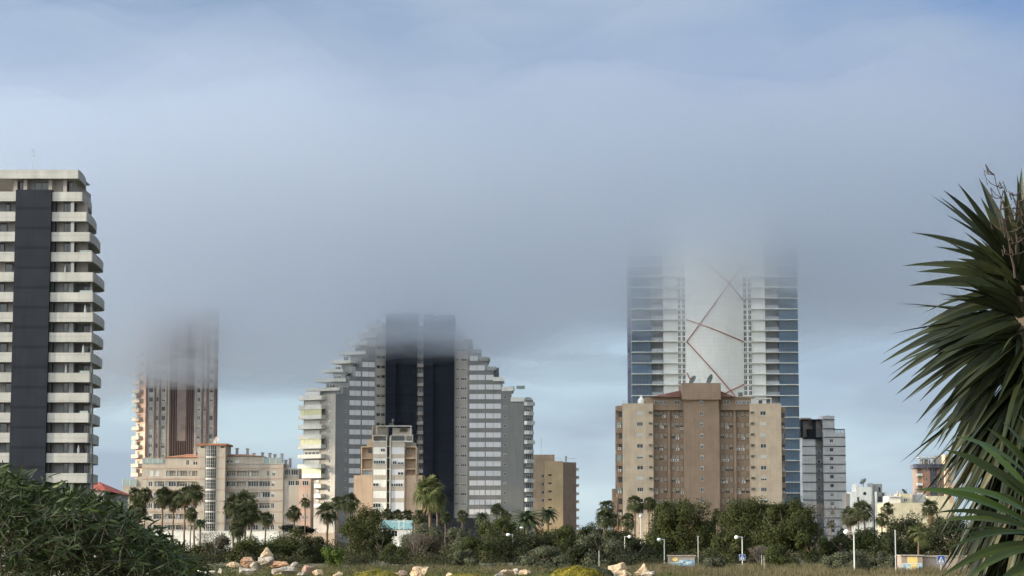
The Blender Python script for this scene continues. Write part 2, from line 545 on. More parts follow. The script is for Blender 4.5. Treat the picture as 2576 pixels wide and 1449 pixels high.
def ac_unit(par, fr, u, z, d=0.0, name='air_conditioner'):
    mb = MB()
    mb.box(fr, u - .42, u + .42, z, z + .62, d + .42, d + .06, 0)
    mb.lathe(fr.P(u - .08, z + .31, d + .42), [(.24, .0), (.24, .02), (.2, .03)], 10, 1, (fr.N[0], fr.N[1], 0))
    mb.box(fr, u - .36, u - .3, z - .12, z, d + .4, d + .003, 1); mb.box(fr, u + .3, u + .36, z - .12, z, d + .4, d + .003, 1)
    return mb.build(name, [M['frame_white'], M['metal_dark']], par)


# ------------------------------------------------------------------ 1 near tower at the left, curved white balconies
def balcony_tower():
    D = 330
    fr = Fr(0, D)
    t = thing('apartment_tower', at(100, 1330, D + 8) * 1, 'tall tower with stacked white wrap-around balconies and a dark panel, cut by the left edge', 'apartment tower')
    t.location.z = 0
    P0 = fr.u(22, 1200, .3) ; P1 = fr.u(113, 1200, .3)
    zt = [fr.z(200, 482.7 + 50.55 * i) for i in range(15)]
    cor = [208, 219, 227, 233, 235, 235, 235, 232, 229, 227, 225, 224, 222, 221, 220]
    cy = [482.7 + 50.55 * i for i in range(15)]
    XL = P0 - 11
    ztop = fr.z(200, 482.7)
    # dark panel
    mb = MB(); mb.box(fr, P0, P1, 0, ztop + .3, .3, -5, 0)
    mb.build('stair_panel', M['charcoal'], t)
    mb = MB(); mb.box(fr, P1 + .003, P1 + .5, 0, ztop + .1, -.4, -3, 0); mb.build('panel_return', M['slot_dark'], t)
    # core behind the balconies
    core = MB()
    for i in range(-1, 15):
        zb = (zt[i] - 3.03 if i >= 0 else ztop - .2)
        if i == -1: continue
    zs = zt
    for i in range(15):
        zc = zs[i] - 1.4            # underside of the parapet above
        zl = zs[i] - 3.03           # top of the parapet below
        upper = i < 4
        uA = P1 + .5
        px = lambda v: fr.u(v, cy[i] + 35)
        if upper:
            holes = [(px(140), px(154), zl - 1.1, zc - .05, .25), (px(158), px(177), zl - 1.1, zc - .05, .25)]
            pieces = [(uA, px(180.5), -1.5)]
            core.box(fr, px(184), px(213), zl - 1.3, zc, -2.2, -3, 1)
            core.box(fr, px(177), px(185), zl - 1.3, zc, -.35, -.75, 0)
        else:
            pieces = [(uA, px(180), -1.5)]
            core.box(fr, px(181), px(222), zl - 1.3, zc, -3.6, -4, 2)
            core.box(fr, px(225), px(228), zl - 1.3, zc, -.9, -1.2, 2)
        a, b, d = pieces[0]
        core.box(fr, a, b, zl - 1.3, zc, d, -4.5, 2 if not upper else 1)
        w0, w1 = (155, 167) if not upper else (156, 176)
        window(t, fr, px(w0), px(w1), zl - .9, zc - .05, 1.46 - .0, fm='frame_dark', n=1 if not upper else 2)
        if not upper:
            core.box(fr, px(168), px(180), zl - 1.3, zc, -1.38, -1.5, 0)
            window(t, fr, px(199), px(218), zl - 1.2, zc - .3, 3.54, n=3, fm='frame_dark')
        # left of the panel
        core.box(fr, XL, P0 - .003, zl - 1.3, zc, -2.0, -4.5, 1 if i % 2 else 2)
        lx = -8 if i % 3 else 6
        window(t, fr, fr.u(lx, cy[i] + 35), fr.u(lx + 19 if i % 2 else lx + 12, cy[i] + 35), zl - .8, zc - .05, 1.96, fm='frame_dark', n=1)
    core.box(Fr(0, D), XL, -67.6, 0, ztop - .3, -4.5, -15, 1)
    core.build('wall', [M['side_grey'], M['greige'], M['mid_grey']], t)

    def ring(x0, x1, z0, z1, dep, inset_back, th=.14, fd=0.0):
        """parapet running along the front and round the right-hand side, rounded at the far corner"""
        pts = [(x0, D - fd), (x1 - .12, D - fd), (x1, D - fd + .12)]
        pts += [(x1 - inset_back * (k / 6) ** 2, D + dep * k / 6) for k in range(1, 7)]
        r = 2.4
        cx, cyy = x1 - inset_back - r, D + dep
        pts += [(cx + r * math.cos(a), cyy + r * math.sin(a)) for a in [math.pi / 2 * k / 5 for k in range(1, 6)]]
        pts.append((x0, D + dep + r))
        m = MB()
        n = len(pts)
        inn = []
        for k in range(n):
            a = Vector(pts[max(k - 1, 0)]); b = Vector(pts[min(k + 1, n - 1)])
            tt = (b - a).normalized(); nn = Vector((-tt.y, tt.x))
            inn.append(tuple(Vector(pts[k]) + nn * th))
        for k in range(n - 1):
            a, b, c, d = pts[k], pts[k + 1], inn[k + 1], inn[k]
            # slightly battered outer face with a rounded lip
            m.quad((*a, z0), (*b, z0), (*b, z1), (*a, z1))
            m.quad((*b, z1), (*a, z1), (*d, z1), (*c, z1)) if False else m.quad((*a, z1), (*b, z1), (*c, z1), (*d, z1))
            m.quad((*c, z0 + .3), (*d, z0 + .3), (*d, z1), (*c, z1))
        m.poly([(*p, z0) for p in reversed(pts)])
        m.poly([(*p, z0 + .3) for p in inn])
        m.quad((*pts[0], z0), (*pts[0], z1), (*inn[0], z1), (*inn[0], z0))
        return m

    for i in range(15):
        xc = fr.u(cor[i], cy[i] + 10)
        ib = [1.2, 1.1, 1.0, .9, .85, .85, .85, .85, .85, .9, .9, .9, .95, 1.0, 1.0][i]
        m = ring(P1 + .05, xc, zs[i] - 1.42, zs[i], 13.5, ib)
        ob = m.build('balcony', M['offwhite'], t)
        if i in (3, 5, 9, 11):
            r_ = MB()
            u0, u1 = fr.u(200, cy[i]), xc - .2
            r_.box(Fr(0, D + .2), u0, u1, zs[i] + .01, zs[i] + .32, 0, -.03)
            r_.build('glass_rail', M['glass_green'], ob)
        m = MB(); m.box(fr, XL, P0 - .01, zs[i] - 1.42, zs[i] + .05, 0, -.15, 0, skip=''); m.box(fr, XL, P0 - .01, zs[i] - 1.42, zs[i] - 1.15, -.15, -4.5, 0)
        m.build('balcony', M['offwhite'], t)
    # penthouse under the thick roof
    zr1, zr0 = fr.z(100, 427), fr.z(100, 449)
    pz0 = zs[0] - 1.3
    mb = MB()
    mb.box(fr, fr.u(24, 465), fr.u(178, 465), pz0, zr0, -2.2, -16, 0)
    for v in (30, 55, 118, 155):
        mb.box(fr, fr.u(v, 465), fr.u(v + 9, 465), pz0, zr0, -1.2, -1.6, 0)
    mb.build('penthouse', M['greige'], t)
    for a, b in ((38, 58), (80, 116), (163, 177)):
        window(t, fr, fr.u(a, 465), fr.u(b, 465), pz0 + 1.4, zr0 - .2, 2.18 - .0, fm='frame_dark', n=2)
    m = ring(fr.u(-60, 436), fr.u(198, 436), zr0, zr1, 13.5, 1.5)
    m.box(fr, fr.u(-60, 436), fr.u(198, 436) - 1, zr1 - .25, zr1 - .02, -.3, -14)
    m.build('roof', M['offwhite'], t)
    antenna(t, fr.u(60, 420), D + 6, zr1, zr1 + 4.5)
    # folded white parasols standing on the terraces
    for i, pxx in ((4, 164), (6, 214), (8, 209), (9, 166), (13, 197)):
        c = at(pxx, cy[i], D + 1.2)
        z = zs[i] - 1.1
        mb = MB(); mb.tube([(c.x, c.y, z), (c.x, c.y, z + 2.35)], .03, 5, 1)
        mb.lathe((c.x, c.y, z + 1.0), [(.05, 0), (.19, .25), (.17, .9), (.05, 1.4)], 8, 0)
        o = mb.build('parasol', [M['white'], M['metal']], None)
        floor = {4: 'fifth', 6: 'seventh', 8: 'ninth', 9: 'tenth', 13: 'fourteenth'}[i]
        tag(o, f'folded white parasol on the {floor} balcony from the top of the left tower', 'parasol', 'folded parasols on the balconies')


balcony_tower()


# ------------------------------------------------------------------ 2 small house with a red roof
def red_house():
    D = 420
    fr = Fr(0, D, .0)
    t = thing('house', at(250, 1330, D), 'small grey house with a red hipped roof right beside the left tower', 'house'); t.location.z = 0
    a, b, c = fr.u(205, 1240), fr.u(262, 1240), fr.u(290, 1240)
    z1 = fr.z(262, 1234)
    mb = MB(); mb.block(fr, a, b, 0, z1, 14); mb.build('wall', M['greige'], t)
    mb = MB(); mb.box(fr, b + .003, c, 0, z1 - .6, -4, -14); mb.build('side_wing', M['side_grey'], t)
    mb = MB()
    ap = fr.P(fr.u(232, 1211), fr.z(232, 1210), -7)
    p = [fr.P(a - .5, z1, .5), fr.P(b + .5, z1, .5), fr.P(c + .6, z1 - .7, -3.5), fr.P(c + .6, z1 - .7, -15), fr.P(a - .5, z1, -15)]
    for i in range(5): mb.poly([p[i], p[(i + 1) % 5], ap])
    mb.poly(list(reversed(p)))
    mb.build('roof', plaster('red_tiles', (.30, .075, .05), var=.2), t)
    for v in (236, 252, 270, 280):
        f2 = fr
        dd = 0 if v < 262 else 4
        window(t, f2, f2.u(v, 1250, -dd), f2.u(v + 5, 1250, -dd), z1 - 3.2, z1 - 1.6, dd - .06 if dd else -.06)


red_house()


# ------------------------------------------------------------------ 3 cream hotel
def hotel():
    D = 600
    fr = Fr(0, D)
    C = Cv(450, 1300, 1.81125)
    t = thing('hotel', at(540, 1330, D), 'low cream hotel with a glazed central stair tower, behind a row of palms', 'hotel'); t.location.z = 0
    U = lambda v, y=1100: fr.u(C.x(v), C.y(y) if y < 2000 else y)
    U = lambda v: fr.u(C.x(v), 1200)
    Z = lambda v: fr.z(540, C.y(v))
    rows = {1: (925, 962), 2: (1002, 1040), 3: (1078, 1115), 4: (1155, 1192), 5: (1233, 1270), 6: (1310, 1347), 7: (1388, 1424)}
    L = {1: [(510, 535, 1), (560, 593, 2)], 2: [(245, 275, 1), (288, 318, 1), (370, 437, 4), (447, 520, 4), (530, 592, 4)],
         3: [(245, 275, 1), (288, 357, 4), (365, 440, 4), (445, 520, 4), (528, 592, 4)]}
    for r in (4, 5, 6, 7): L[r] = [(245, 275, 1), (285, 357, 4), (365, 440, 4), (445, 520, 4), (528, 592, 4)]
    R = {1: [(797, 845, 3), (862, 890, 1)], 2: [(797, 865, 4), (875, 945, 4), (955, 1030, 4), (1087, 1108, 1), (1125, 1150, 1)],
         3: [(797, 865, 4), (872, 942, 4), (955, 1028, 4), (1035, 1110, 4), (1120, 1145, 1)]}
    for r in (4, 5, 6, 7): R[r] = [(797, 865, 4), (872, 942, 4), (955, 1028, 4), (1035, 1110, 4), (1120, 1145, 1), (1197, 1222, 1)]
    rr = random.Random(3)

    def wing(wins, u0, u1, ztop, dep0, rowsel):
        f2 = Fr(0, D + dep0)
        hs = []; todo = []
        for r in rowsel:
            y0, y1 = rows[r]
            for a, b, n in wins[r]:
                if U(a) < u0 - .01 or U(b) > u1 + .01: continue
                dep = .9 if n >= 3 else .18
                hs.append((U(a), U(b), Z(y1), Z(y0), dep)); todo.append((U(a), U(b), Z(y1), Z(y0), dep, n))
        mb = MB()
        mb.block(f2, u0, u1, 0, ztop, 14, hs, 0, 1)
        for yb in (985, 1060, 1138, 1218, 1295, 1375):
            if Z(yb) < ztop - .3: mb.box(f2, u0, u1, Z(yb) - .16, Z(yb) + .12, .10, .002, 2)
        mb.box(f2, u0 - .1, u1 + .1, ztop, ztop + .15, .15, -14, 0)
        mb.build('facade', [M['cream'], M['greige'], M['cream_band']], t)
        for a, b, c, d, dep, n in todo:
            bl = rr.choice([0, 0, .25, .5, .9]) if n >= 3 else (1.0 if a < U(330) and d > Z(1045) else rr.choice([0, 0, .4]))
            window(t, f2, a, b, c, d, dep - .0, n=n if n > 1 else 2, blind=bl, bm='blind' if n == 1 else 'blind_grey')
            if n >= 3 and rr.random() < .5:          # terrace side curtain
                mb = MB(); mb.box(f2, a + .05, a + .9, c + .05, d - .05, -.4, -.46); mb.build('curtain', M['blind'], t)
    wing(L, U(195), U(594), Z(915), 0, [1, 2, 3, 4, 5, 6, 7])
    wing(R, U(793), U(1205), Z(955), 0, [2, 3, 4, 5, 6, 7])
    # upper right storey
    mb = MB(); f2 = fr
    hs = [(U(797), U(845), Z(962), Z(925), .3), (U(862), U(890), Z(962), Z(925), .15)]
    mb.block(f2, U(793), U(1060), Z(955) + .16, Z(900), 12, [(h[0], h[1], max(h[2], Z(955) + .3), h[3], h[4]) for h in hs])
    mb.build('upper_storey', M['cream'], t)
    for h in hs: window(t, f2, h[0], h[1], max(h[2], Z(955) + .3), h[3], h[4], blind=0 if h is hs[0] else 1)
    # stepped ends
    mb = MB(); mb.block(Fr(0, D + .5), U(155), U(195) - .003, 0, Z(1045), 12); mb.block(Fr(0, D + 1), U(55), U(155) - .003, 0, Z(1112), 12); mb.build('end_block', M['cream'], t); mb = MB()
    mb.block(Fr(0, D + .4), U(1205) + .003, U(1395), 0, Z(1065), 12, [(U(1240), U(1285), Z(1108), Z(1072), .3), (U(1290), U(1330), Z(1108), Z(1072), .3)])
    mb.block(Fr(0, D + 2), U(1205) + .003, U(1310), Z(1065) + .003, Z(985), 9, [(U(1208), U(1250), Z(1032), Z(995), .3), (U(1256), U(1305), Z(1032), Z(995), .3)])
    mb.build('end_block', M['cream'], t)
    for a, b in ((1240, 1285), (1290, 1330)): window(t, Fr(0, D + .4), U(a), U(b), Z(1108), Z(1072), .3, n=3)
    for a, b in ((1208, 1250), (1256, 1305)): window(t, Fr(0, D + 2), U(a), U(b), Z(1032), Z(995), .3, n=3)
    mb = MB(); mb.box(Fr(U(1312) + .2, D + .25, .0), 0, U(1395) - U(1312), 0, Z(1062), 0, -.12); mb.build('side_wall', M['pink'], t)
    for v in (1345, 1372):
        for y in (1165, 1243, 1320): window(t, fr, U(v), U(v + 14), Z(y + 30), Z(y), -.3)
    window(t, fr, U(1342), U(1388), Z(1108), Z(1074), -.3, n=3)
    # glass balustrades on the roof terraces
    for a, b, y0, y1 in ((197, 350, 918, 952), (60, 163, 1062, 1110), (1062, 1195, 910, 955)):
        mb = MB()
        n = max(2, int((b - a) / 35))
        for k in range(n):
            u0 = U(a) + (U(b) - U(a)) * k / n; u1 = U(a) + (U(b) - U(a)) * (k + 1) / n
            mb.box(fr, u0 + .05, u1 - .05, Z(y1) if a > 1000 else Z(y1), Z(y0), .16 if a < 1000 else .1, .12 if a < 1000 else .06, 0)
            mb.box(fr, u0 - .04, u0 + .04, Z(y1), Z(y0) + .05, .18 if a < 1000 else .12, .1 if a < 1000 else .04, 1)
        mb.build('glass_balustrade', [M['glass_green'], M['frame_white']], t)
    # tiled roofs
    for a, b, ya, yb, s in ((350, 594, 912, 878, 1), (796, 1050, 902, 880, -1)):
        mb = MB()
        ua, ub = U(a), U(b)
        zl, zh = Z(ya), Z(yb)
        hi = ub if s > 0 else ua
        mid = ua + (ub - ua) * .62 if s > 0 else ua + (ub - ua) * .45
        A, B = fr.P(ua - .3, zl + .17, .4), fr.P(ub + .3, zl + .17, .4)
        E, H = fr.P(ub + .3, zl + .17, -12), fr.P(ua - .3, zl + .17, -12)
        Cc, Dd = fr.P(max(mid, hi), zh, -6), fr.P(min(mid, hi), zh, -6)
        mb.poly([A, B, Cc, Dd]); mb.poly([B, E, Cc]); mb.poly([E, H, Dd, Cc]); mb.poly([H, A, Dd]); mb.poly([H, E, B, A])
        mb.build('tiled_roof', M['tiles'], t)
    # stair tower
    a, b = U(592), U(803)
    f3 = Fr(0, D - 3)
    g0, g1 = fr.u(C.x(647), 1200, 3), fr.u(C.x(725), 1200, 3)
    a3, b3 = fr.u(C.x(592), 1200, 3), fr.u(C.x(790), 1200, 3)
    zt = fr.z(540, C.y(822), 3)
    mb = MB(); mb.block(f3, a3, b3, 0, zt, 12, [(g0, g1, .5, zt - .05, .8)], 0, 1)
    mb.box(f3, a3 - .5, b3 + .5, zt, zt + .5, .6, -12.5, 2)
    for v in (612, 755):
        mb.box(f3, fr.u(C.x(v), 1200, 3), fr.u(C.x(v + 26), 1200, 3), fr.z(540, C.y(840), 3), fr.z(540, C.y(828), 3), .03, .002, 1)
    for yb in (905, 985, 1060, 1138, 1218, 1295, 1375):
        z = fr.z(540, C.y(yb), 3)
        mb.box(f3, a3, g0 - .1, z - .14, z + .12, .1, .002, 3); mb.box(f3, g1 + .1, b3, z - .14, z + .12, .1, .002, 3)
    mb.build('stair_tower', [M['cream'], M['slot_dark'], M['tiles'], M['cream_band']], t)
    # bowed glass stair
    mb = MB()
    mid, wd_ = (g0 + g1) / 2, (g1 - g0) / 2 - .05
    ys = [822, 905, 985, 1060, 1138, 1218, 1295, 1375, 1440]
    zz = [fr.z(540, C.y(v), 3) for v in ys]
    arc = [(mid + wd_ * math.sin(q), wd_ * .55 * math.cos(q) - .35) for q in [(-1 + 2 * k / 8) * math.pi / 2 for k in range(9)]]
    for j in range(8):
        z1, z0 = zz[j], zz[j + 1]
        for k in range(8):
            (ua, da), (ub, db) = arc[k], arc[k + 1]
            mb.quad(f3.P(ua, z0, da), f3.P(ub, z0, db), f3.P(ub, z1, db), f3.P(ua, z1, da), 0)
        for k in range(9):
            ua, da = arc[k]
            w = .05 if k in (2, 4, 6) else .025
            mb.tube([f3.P(ua, z0, da + .03), f3.P(ua, z1, da + .03)], w, 4, 1)
        for zr in (z0 + (z1 - z0) * .33, z0 + (z1 - z0) * .66):
            mb.tube([f3.P(u_, zr, d_ + .03) for u_, d_ in arc], .03, 4, 1)
        if j < 7:
            pts = [(u_, d_ + .14) for u_, d_ in arc]
            mb.poly([f3.P(u_, z0 - .2, d_) for u_, d_ in reversed(pts)], 1); mb.poly([f3.P(u_, z0 + .2, d_) for u_, d_ in pts], 1)
            for (ua, da), (ub, db) in zip(pts, pts[1:]): mb.quad(f3.P(ua, z0 - .2, da), f3.P(ub, z0 - .2, db), f3.P(ub, z0 + .2, db), f3.P(ua, z0 + .2, da), 1)
    mb.build('glazed_stair', [M['glass_dark'], M['white_warm']], t)
    c = fr.P(U(712), Z(782), -3)
    dish(t, c, 1.25, (-.6, -.75, .5), pole=Z(815), m='dish_grey')
    for v, y, h in ((862, 880, 1.6), (938, 892, 2.0), (983, 900, 1.0), (1045, 905, 1.4), (1098, 910, 1.4), (1135, 912, 1.2), (1185, 918, 1.6), (1213, 950, 2.2), (1245, 950, 2.6), (560, 885, 1.8)):
        mb = MB(); z = Z(y) - .2
        dd = -3
        if v > 1195: z = Z(985)
        mb.box(fr, U(v) - .35, U(v) + .35, z - (.8 if v < 1195 else -.16), z + h, dd, dd - .7, 0); mb.box(fr, U(v) - .5, U(v) + .5, z + h, z + h + .2, dd + .15, dd - .85, 0)
        mb.build('chimney', M['greige'], t)


hotel()


# ------------------------------------------------------------------ 4 pink tower in the cloud
def pink_tower():
    D = 717
    fr = Fr(0, D)
    C = Cv(450, 1300, 1.81125)
    t = thing('apartment_tower', at(440, 1330, D), 'slim pinkish brown tower with ribbed strips, rising behind the cream hotel into cloud', 'apartment tower'); t.location.z = 0
    U = lambda v: fr.u(C.x(v), 1050)
    z0 = fr.z(440, C.y(1030)); per = 66 * C.k * D / F * 1.0
    zr = [fr.z(440, C.y(1030 - 66 * k)) for k in range(18)]
    zT = zr[-1] + 3
    edges = [222, 237, 283, 293, 318, 328, 372, 378, 392, 445, 510, 570, 582, 620, 632, 655, 670, 710, 730]
    cols = ['brown_tile', 'bay', 'brown_tile', 'bay', 'brown_tile', 'bay', 'brown_tile', 'cream', 'rib', 'smooth', 'rib', 'greige', 'bay', 'brown_tile', 'bay', 'brown_tile', 'bay', 'brown_tile']
    rr = random.Random(5)
    body = MB()
    body.box(fr, U(222), U(730), 0, zT, -.6, -2, 0); body.box(fr, U(222), U(730) - 3.2, 0, zT, -2, -22, 0)
    body.build('wall', M['greige'], t)
    n_w = 0
    for i, c in enumerate(cols):
        a, b = U(edges[i]), U(edges[i + 1])
        mb = MB()
        if c == 'bay':
            hs = []
            for k in range(1, 13):
                zc = zr[k]
                w = (b - a)
                hs.append((a + w * .22, b - w * .22, zc - .3, zc + 1.05, .2))
            mb.facade(fr, a, b, 0, zT, hs, 0, 0)
            for k in range(1, 13):
                w = b - a
                mb.box(fr, a + w * .18, b - w * .18, zr[k] - 1.3, zr[k] - .4, .06, .002, 1)
            mb.build('window_bay', [M['greige'], M['side_grey']], t)
            for h in hs:
                window(t, fr, *h[:4], .2, fm='frame_dark' if rr.random() < .5 else 'frame_white', blind=rr.choice([0, 0, .6, 1]), bm='blind_grey')
        elif c == 'rib':
            mb.box(fr, a, b, 0, zT, -.25, -.6, 0)
            n = int((b - a) / .62)
            for k in range(n):
                u = a + (b - a) * (k + .5) / n
                mb.box(fr, u - .14, u + .14, 0, zT, .1, -.25, 1)
            mb.build('ribbed_panel', [M['slot_dark'], M['brown_tile']], t)
        elif c == 'smooth':
            zs = fr.z(440, C.y(790))
            mb.box(fr, a, b, zs, zT, -.1, -.6, 1)
            mb.box(fr, a, b, 0, zs, -.25, -.6, 0)
            n = int((b - a) / .62)
            for k in range(n):
                u = a + (b - a) * (k + .5) / n
                mb.box(fr, u - .14, u + .14, 0, zs - .01, .1, -.25, 2)
            mb.build('stair_panel', [M['slot_dark'], M['red_grey'], M['brown_tile']], t)
        else:
            mb.box(fr, a, b, 0, zT, .25 if c == 'brown_tile' else .12, -.6, 0)
            mb.build('pilaster', M[c], t)
    # lit balcony side: recedes to the left
    f2 = Fr(U(222), D, 0)
    a1 = fr.u(C.x(120), 1050); 
    ang = math.radians(48)
    f2 = Fr(U(222) - .02, D + .1, -ang)          # u negative runs left and away
    L = (U(222) - U(140)) / math.cos(ang)
    mb = MB(); mb.box(f2, -L, 0, 0, zT, 0, -8, 0); mb.build('side_wall', M['pink'], t)
    for k in range(0, 15):
        z = zr[k] - .35
        mb = MB()
        mb.box(f2, -L - .3, -1.6, z - .25, z, 1.5, .002, 0)
        mb.box(f2, -L - .3, -1.6, z, z + .95, 1.5, 1.35, 0)
        mb.box(f2, -L - .3, -L - .15, z, z + .95, 1.35, .002, 0); mb.box(f2, -1.75, -1.6, z, z + .95, 1.35, .002, 0)
        mb.build('balcony', M['cream'], t)
        window(t, f2, -L + 1.2, -3.2, z + .02, z + 2.1, -.07, n=3, name='balcony_door')
        if k in (0, 3, 7, 8, 12):
            mb = MB(); mb.box(f2, -L - .25, -L + 2.2, z + .951, z + 2.6, 1.48, 1.42); mb.build('glass_screen', M['glass_green'], t)


pink_tower()


# ------------------------------------------------------------------ 5 white stepped tower
def stepped_tower():
    D = 690
    fr = Fr(0, D)
    C = Cv(1150, 1200, 1.811)
    t = thing('apartment_tower', at(1050, 1330, D), 'broad white and grey tower with two dark panels and terraces stepping up into cloud', 'apartment tower'); t.location.z = 0
    U = lambda v: fr.u(C.x(v), 1150)
    Z = lambda v: fr.z(1050, C.y(v))
    rr = random.Random(8)
    per = Z(0) - Z(68.5)
    # dark panels
    for a, b, y in ((665, 888, 62), (935, 1155, 72)):
        mb = MB()
        w = U(b) - U(a)
        mb.box(fr, U(a), U(a) + w * .32, 0, Z(y), 1.2, -16, 0)
        mb.box(fr, U(a) + w * .32, U(a) + w * .5, 0, Z(y) - .4, .5, -16, 0)
        mb.box(fr, U(a) + w * .5, U(b), 0, Z(y), 1.2, -16, 0)
        mb.box(fr, U(a), U(b), 0, Z(y) - .8, .3, .2, 0)
        mb.build('dark_panel', M['navy'], t)
    # strip of kitchen balconies between the panels
    mb = MB(); mb.box(fr, U(888) + .01, U(935) - .01, 0, Z(150), -1.0, -14, 0)
    mb.build('middle_wall', M['mid_grey'], t)
    for k in range(20):
        z = Z(215 + 68.5 * k)
        if z < 3: break
        mb = MB(); mb.box(fr, U(888) + .01, U(935) - .01, z - 1.1, z, .3, -.1, 0); mb.box(fr, U(888) + .01, U(935) - .01, z - 1.1, z - .9, -.1, -.99, 0)
        mb.build('balcony', M['beige_strip'], t)
        window(t, fr, U(896), U(922), z, z + 1.5, .93, n=2)
    # ---- right wing, facing the camera
    steps = [(1155, 1250, 262), (1250, 1283, 262), (1283, 1340, 345), (1340, 1395, 400), (1395, 1440, 470), (1440, 1500, 545), (1500, 1565, 615), (1565, 1645, 690)]
    holes = {i: [] for i in range(len(steps))}
    shut = []
    win = []
    for k in range(17):
        y0 = 432 + 68.4 * (k - 1); y1 = y0 + 36
        for (a, b), kk in (((1263, 1375), 0), ((1380, 1490), 2)):
            if k < kk: continue
            aa, bb = a, b
            if k == 0: aa, bb = 1266, 1325
            if k == 2 and a == 1380: bb = 1437
            shut.append((aa, bb, y0, y1))
    for a, b, y0, y1 in shut:
        for i, (s0, s1, yt) in enumerate(steps):
            pass
    lists = []
    zb = lambda y: Z(y)
    for i, (a, b, yt) in enumerate(steps):
        mb = MB()
        hs = []
        if i == 0:
            for k in range(17):
                y = 315 + 68.4 * k
                for p, q in ((1162, 1190), (1200, 1244)):
                    hs.append((U(p), U(q), Z(y + 18), Z(y), .25)); win.append(hs[-1] + (3,))
        if i == 6:
            for k in range(13):
                y = 650 + 68.4 * k
                hs.append((U(1506), U(1529), Z(y + 18), Z(y), .2)); win.append(hs[-1] + (2,))
        mb.block(fr, U(a), U(b), 0, Z(yt), 14 + (0 if i else 1), hs)
        mb.build('wall_section', M['beige_strip'] if i == 0 else M['wing_grey_lit'], t)
        if i >= 2:
            mb = MB(); mb.box(fr, U(a) - .3, U(b) + (.6 if i > 3 else .3), Z(yt) , Z(yt) + 1.3, .25, .05, 0)
            mb.box(fr, U(b) + .1, U(b) + (.6 if i > 3 else .3), Z(yt), Z(yt) + 1.3, .05, -13, 0)
            mb.box(fr, U(a) - .3, U(b) + (.6 if i > 3 else .3), Z(yt) - .01, Z(yt) + .18, .05, -13, 0, skip='f')
            mb.build('terrace_parapet', M['side_grey'] if i < 5 else M['white'], t)
    for (a, b, c, d, dep, n) in win: window(t, fr, a, b, c, d, dep, n=n, blind=rr.choice([0, 0, .5]), bm='blind_grey')
    for a, b, y0, y1 in shut:
        mb = MB()
        n = 2
        if y0 > 1280 and True: n = 3
        if bb - aa < 0: pass
        if b - a < 70: n = 1 if a > 1300 else 2
        for q in range(n):
            u0 = U(a) + (U(b) - U(a)) * q / n + .06; u1 = U(a) + (U(b) - U(a)) * (q + 1) / n - .06
            mb.box(fr, u0, u1, Z(y1), Z(y0), .08, .002, 0)
        mb.build('shutter', M['shutter'], t)
    # awnings / planting screens on the steps
    for a, b, y0, y1 in ((1225, 1283, 240, 262), (1355, 1410, 375, 400), (1440, 1475, 445, 510), (1560, 1585, 580, 612)):
        mb = MB(); mb.box(fr, U(a), U(b), Z(y1), Z(y0), -2, -4); mb.build('roof_screen', M['mid_grey'], t)
    for a, y0, y1 in ((1600, 590, 612), (1650, 680, 690)):
        mb = MB(); mb.box(fr, U(a), U(a + 60), Z(y1) + .5, Z(y0) + .6, -.2, -.26); mb.build('glass_rail', M['glass_green'], t)
    dish(t, fr.P(U(1190), Z(225), -4), 2.2, (.4, -.8, .4), pole=Z(262), m='metal')
    # right end: angled wall and balconies
    f2 = Fr(U(1645) + .01, D + .0, math.radians(44))
    mb = MB(); mb.box(f2, 0, 4.6, 0, Z(690) + .8, 0, -7, 0); mb.build('side_wall', M['side_grey'], t)
    for k in range(12):
        z = Z(680 + 68.5 * (k + .55)) + (1.15)
        mb = MB()
        pts = [(.6, .01), (.6, .8), (1.4, 1.4), (3.2, 1.4), (4.1, .8), (4.1, .01)]
        if k % 2 == 0: pts = [(.6, .01), (.6, 1.3), (4.1, 1.3), (4.1, .01)]
        n = len(pts)
        mb.poly([f2.P(u, z - 1.2, d) for u, d in reversed(pts)]); mb.poly([f2.P(u, z, d) for u, d in pts])
        for (ua, da), (ub, db) in zip(pts, pts[1:]): mb.quad(f2.P(ua, z - 1.2, da), f2.P(ub, z - 1.2, db), f2.P(ub, z, db), f2.P(ua, z, da))
        mb.build('balcony', M['white'], t)
        window(t, f2, 1.2, 3.6, z, z + 1.5, -.07, n=3, name='balcony_door', blind=(0, .6, .3)[k % 3])
    # ---- left wing: ridge C nearest, receding to the right (grey) and to the left (lit)
    cx, cd = at(C.x(307), 1150, D - 7).x, D - 7
    e = Vector((U(664), D)) - Vector((cx, cd)); e_ang = math.atan2(e.y, e.x)
    fw = Fr(cx, cd, e_ang)
    UW = lambda v: fw.u(C.x(v), 1150)
    ZW = lambda v, x=450: fw.z(C.x(x), C.y(v))
    edge = [(635, 664, 120), (605, 635, 185), (590, 605, 235), (540, 590, 300), (490, 540, 380), (445, 490, 440), (402, 445, 510), (357, 402, 590), (307, 357, 640)]
    wins = {i: [] for i in range(9)}
    wl = []
    for k in range(18):
        y = 290 + 68.4 * k
        for a, b in ((598, 624), (632, 657)):
            wl.append((a, b, y, y + 20, 3))
    for k in range(13):
        y = 684 + 68.8 * k
        wl.append((374, 390, y, y + 20, 1))
    # one continuous wall per step
    for i, (a, b, yt) in enumerate(edge):
        hs = []
        for (p, q, y0, y1, n) in wl:
            if p >= a and q <= b + 30 and (i in (8, 7) and a <= p < b): hs.append((UW(p), UW(q), ZW(y1), ZW(y0), .2))
        mb = MB()
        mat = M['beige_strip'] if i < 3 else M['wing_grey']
        if i < 3: pass
        mb.block(fw, UW(a), UW(b), 0, ZW(yt), 12, [h for h in hs if h[1] < UW(b)], 0)
        mb.build('wall_section', mat, t)
        for h in hs:
            if h[1] < UW(b): window(t, fw, *h[:4], .2)
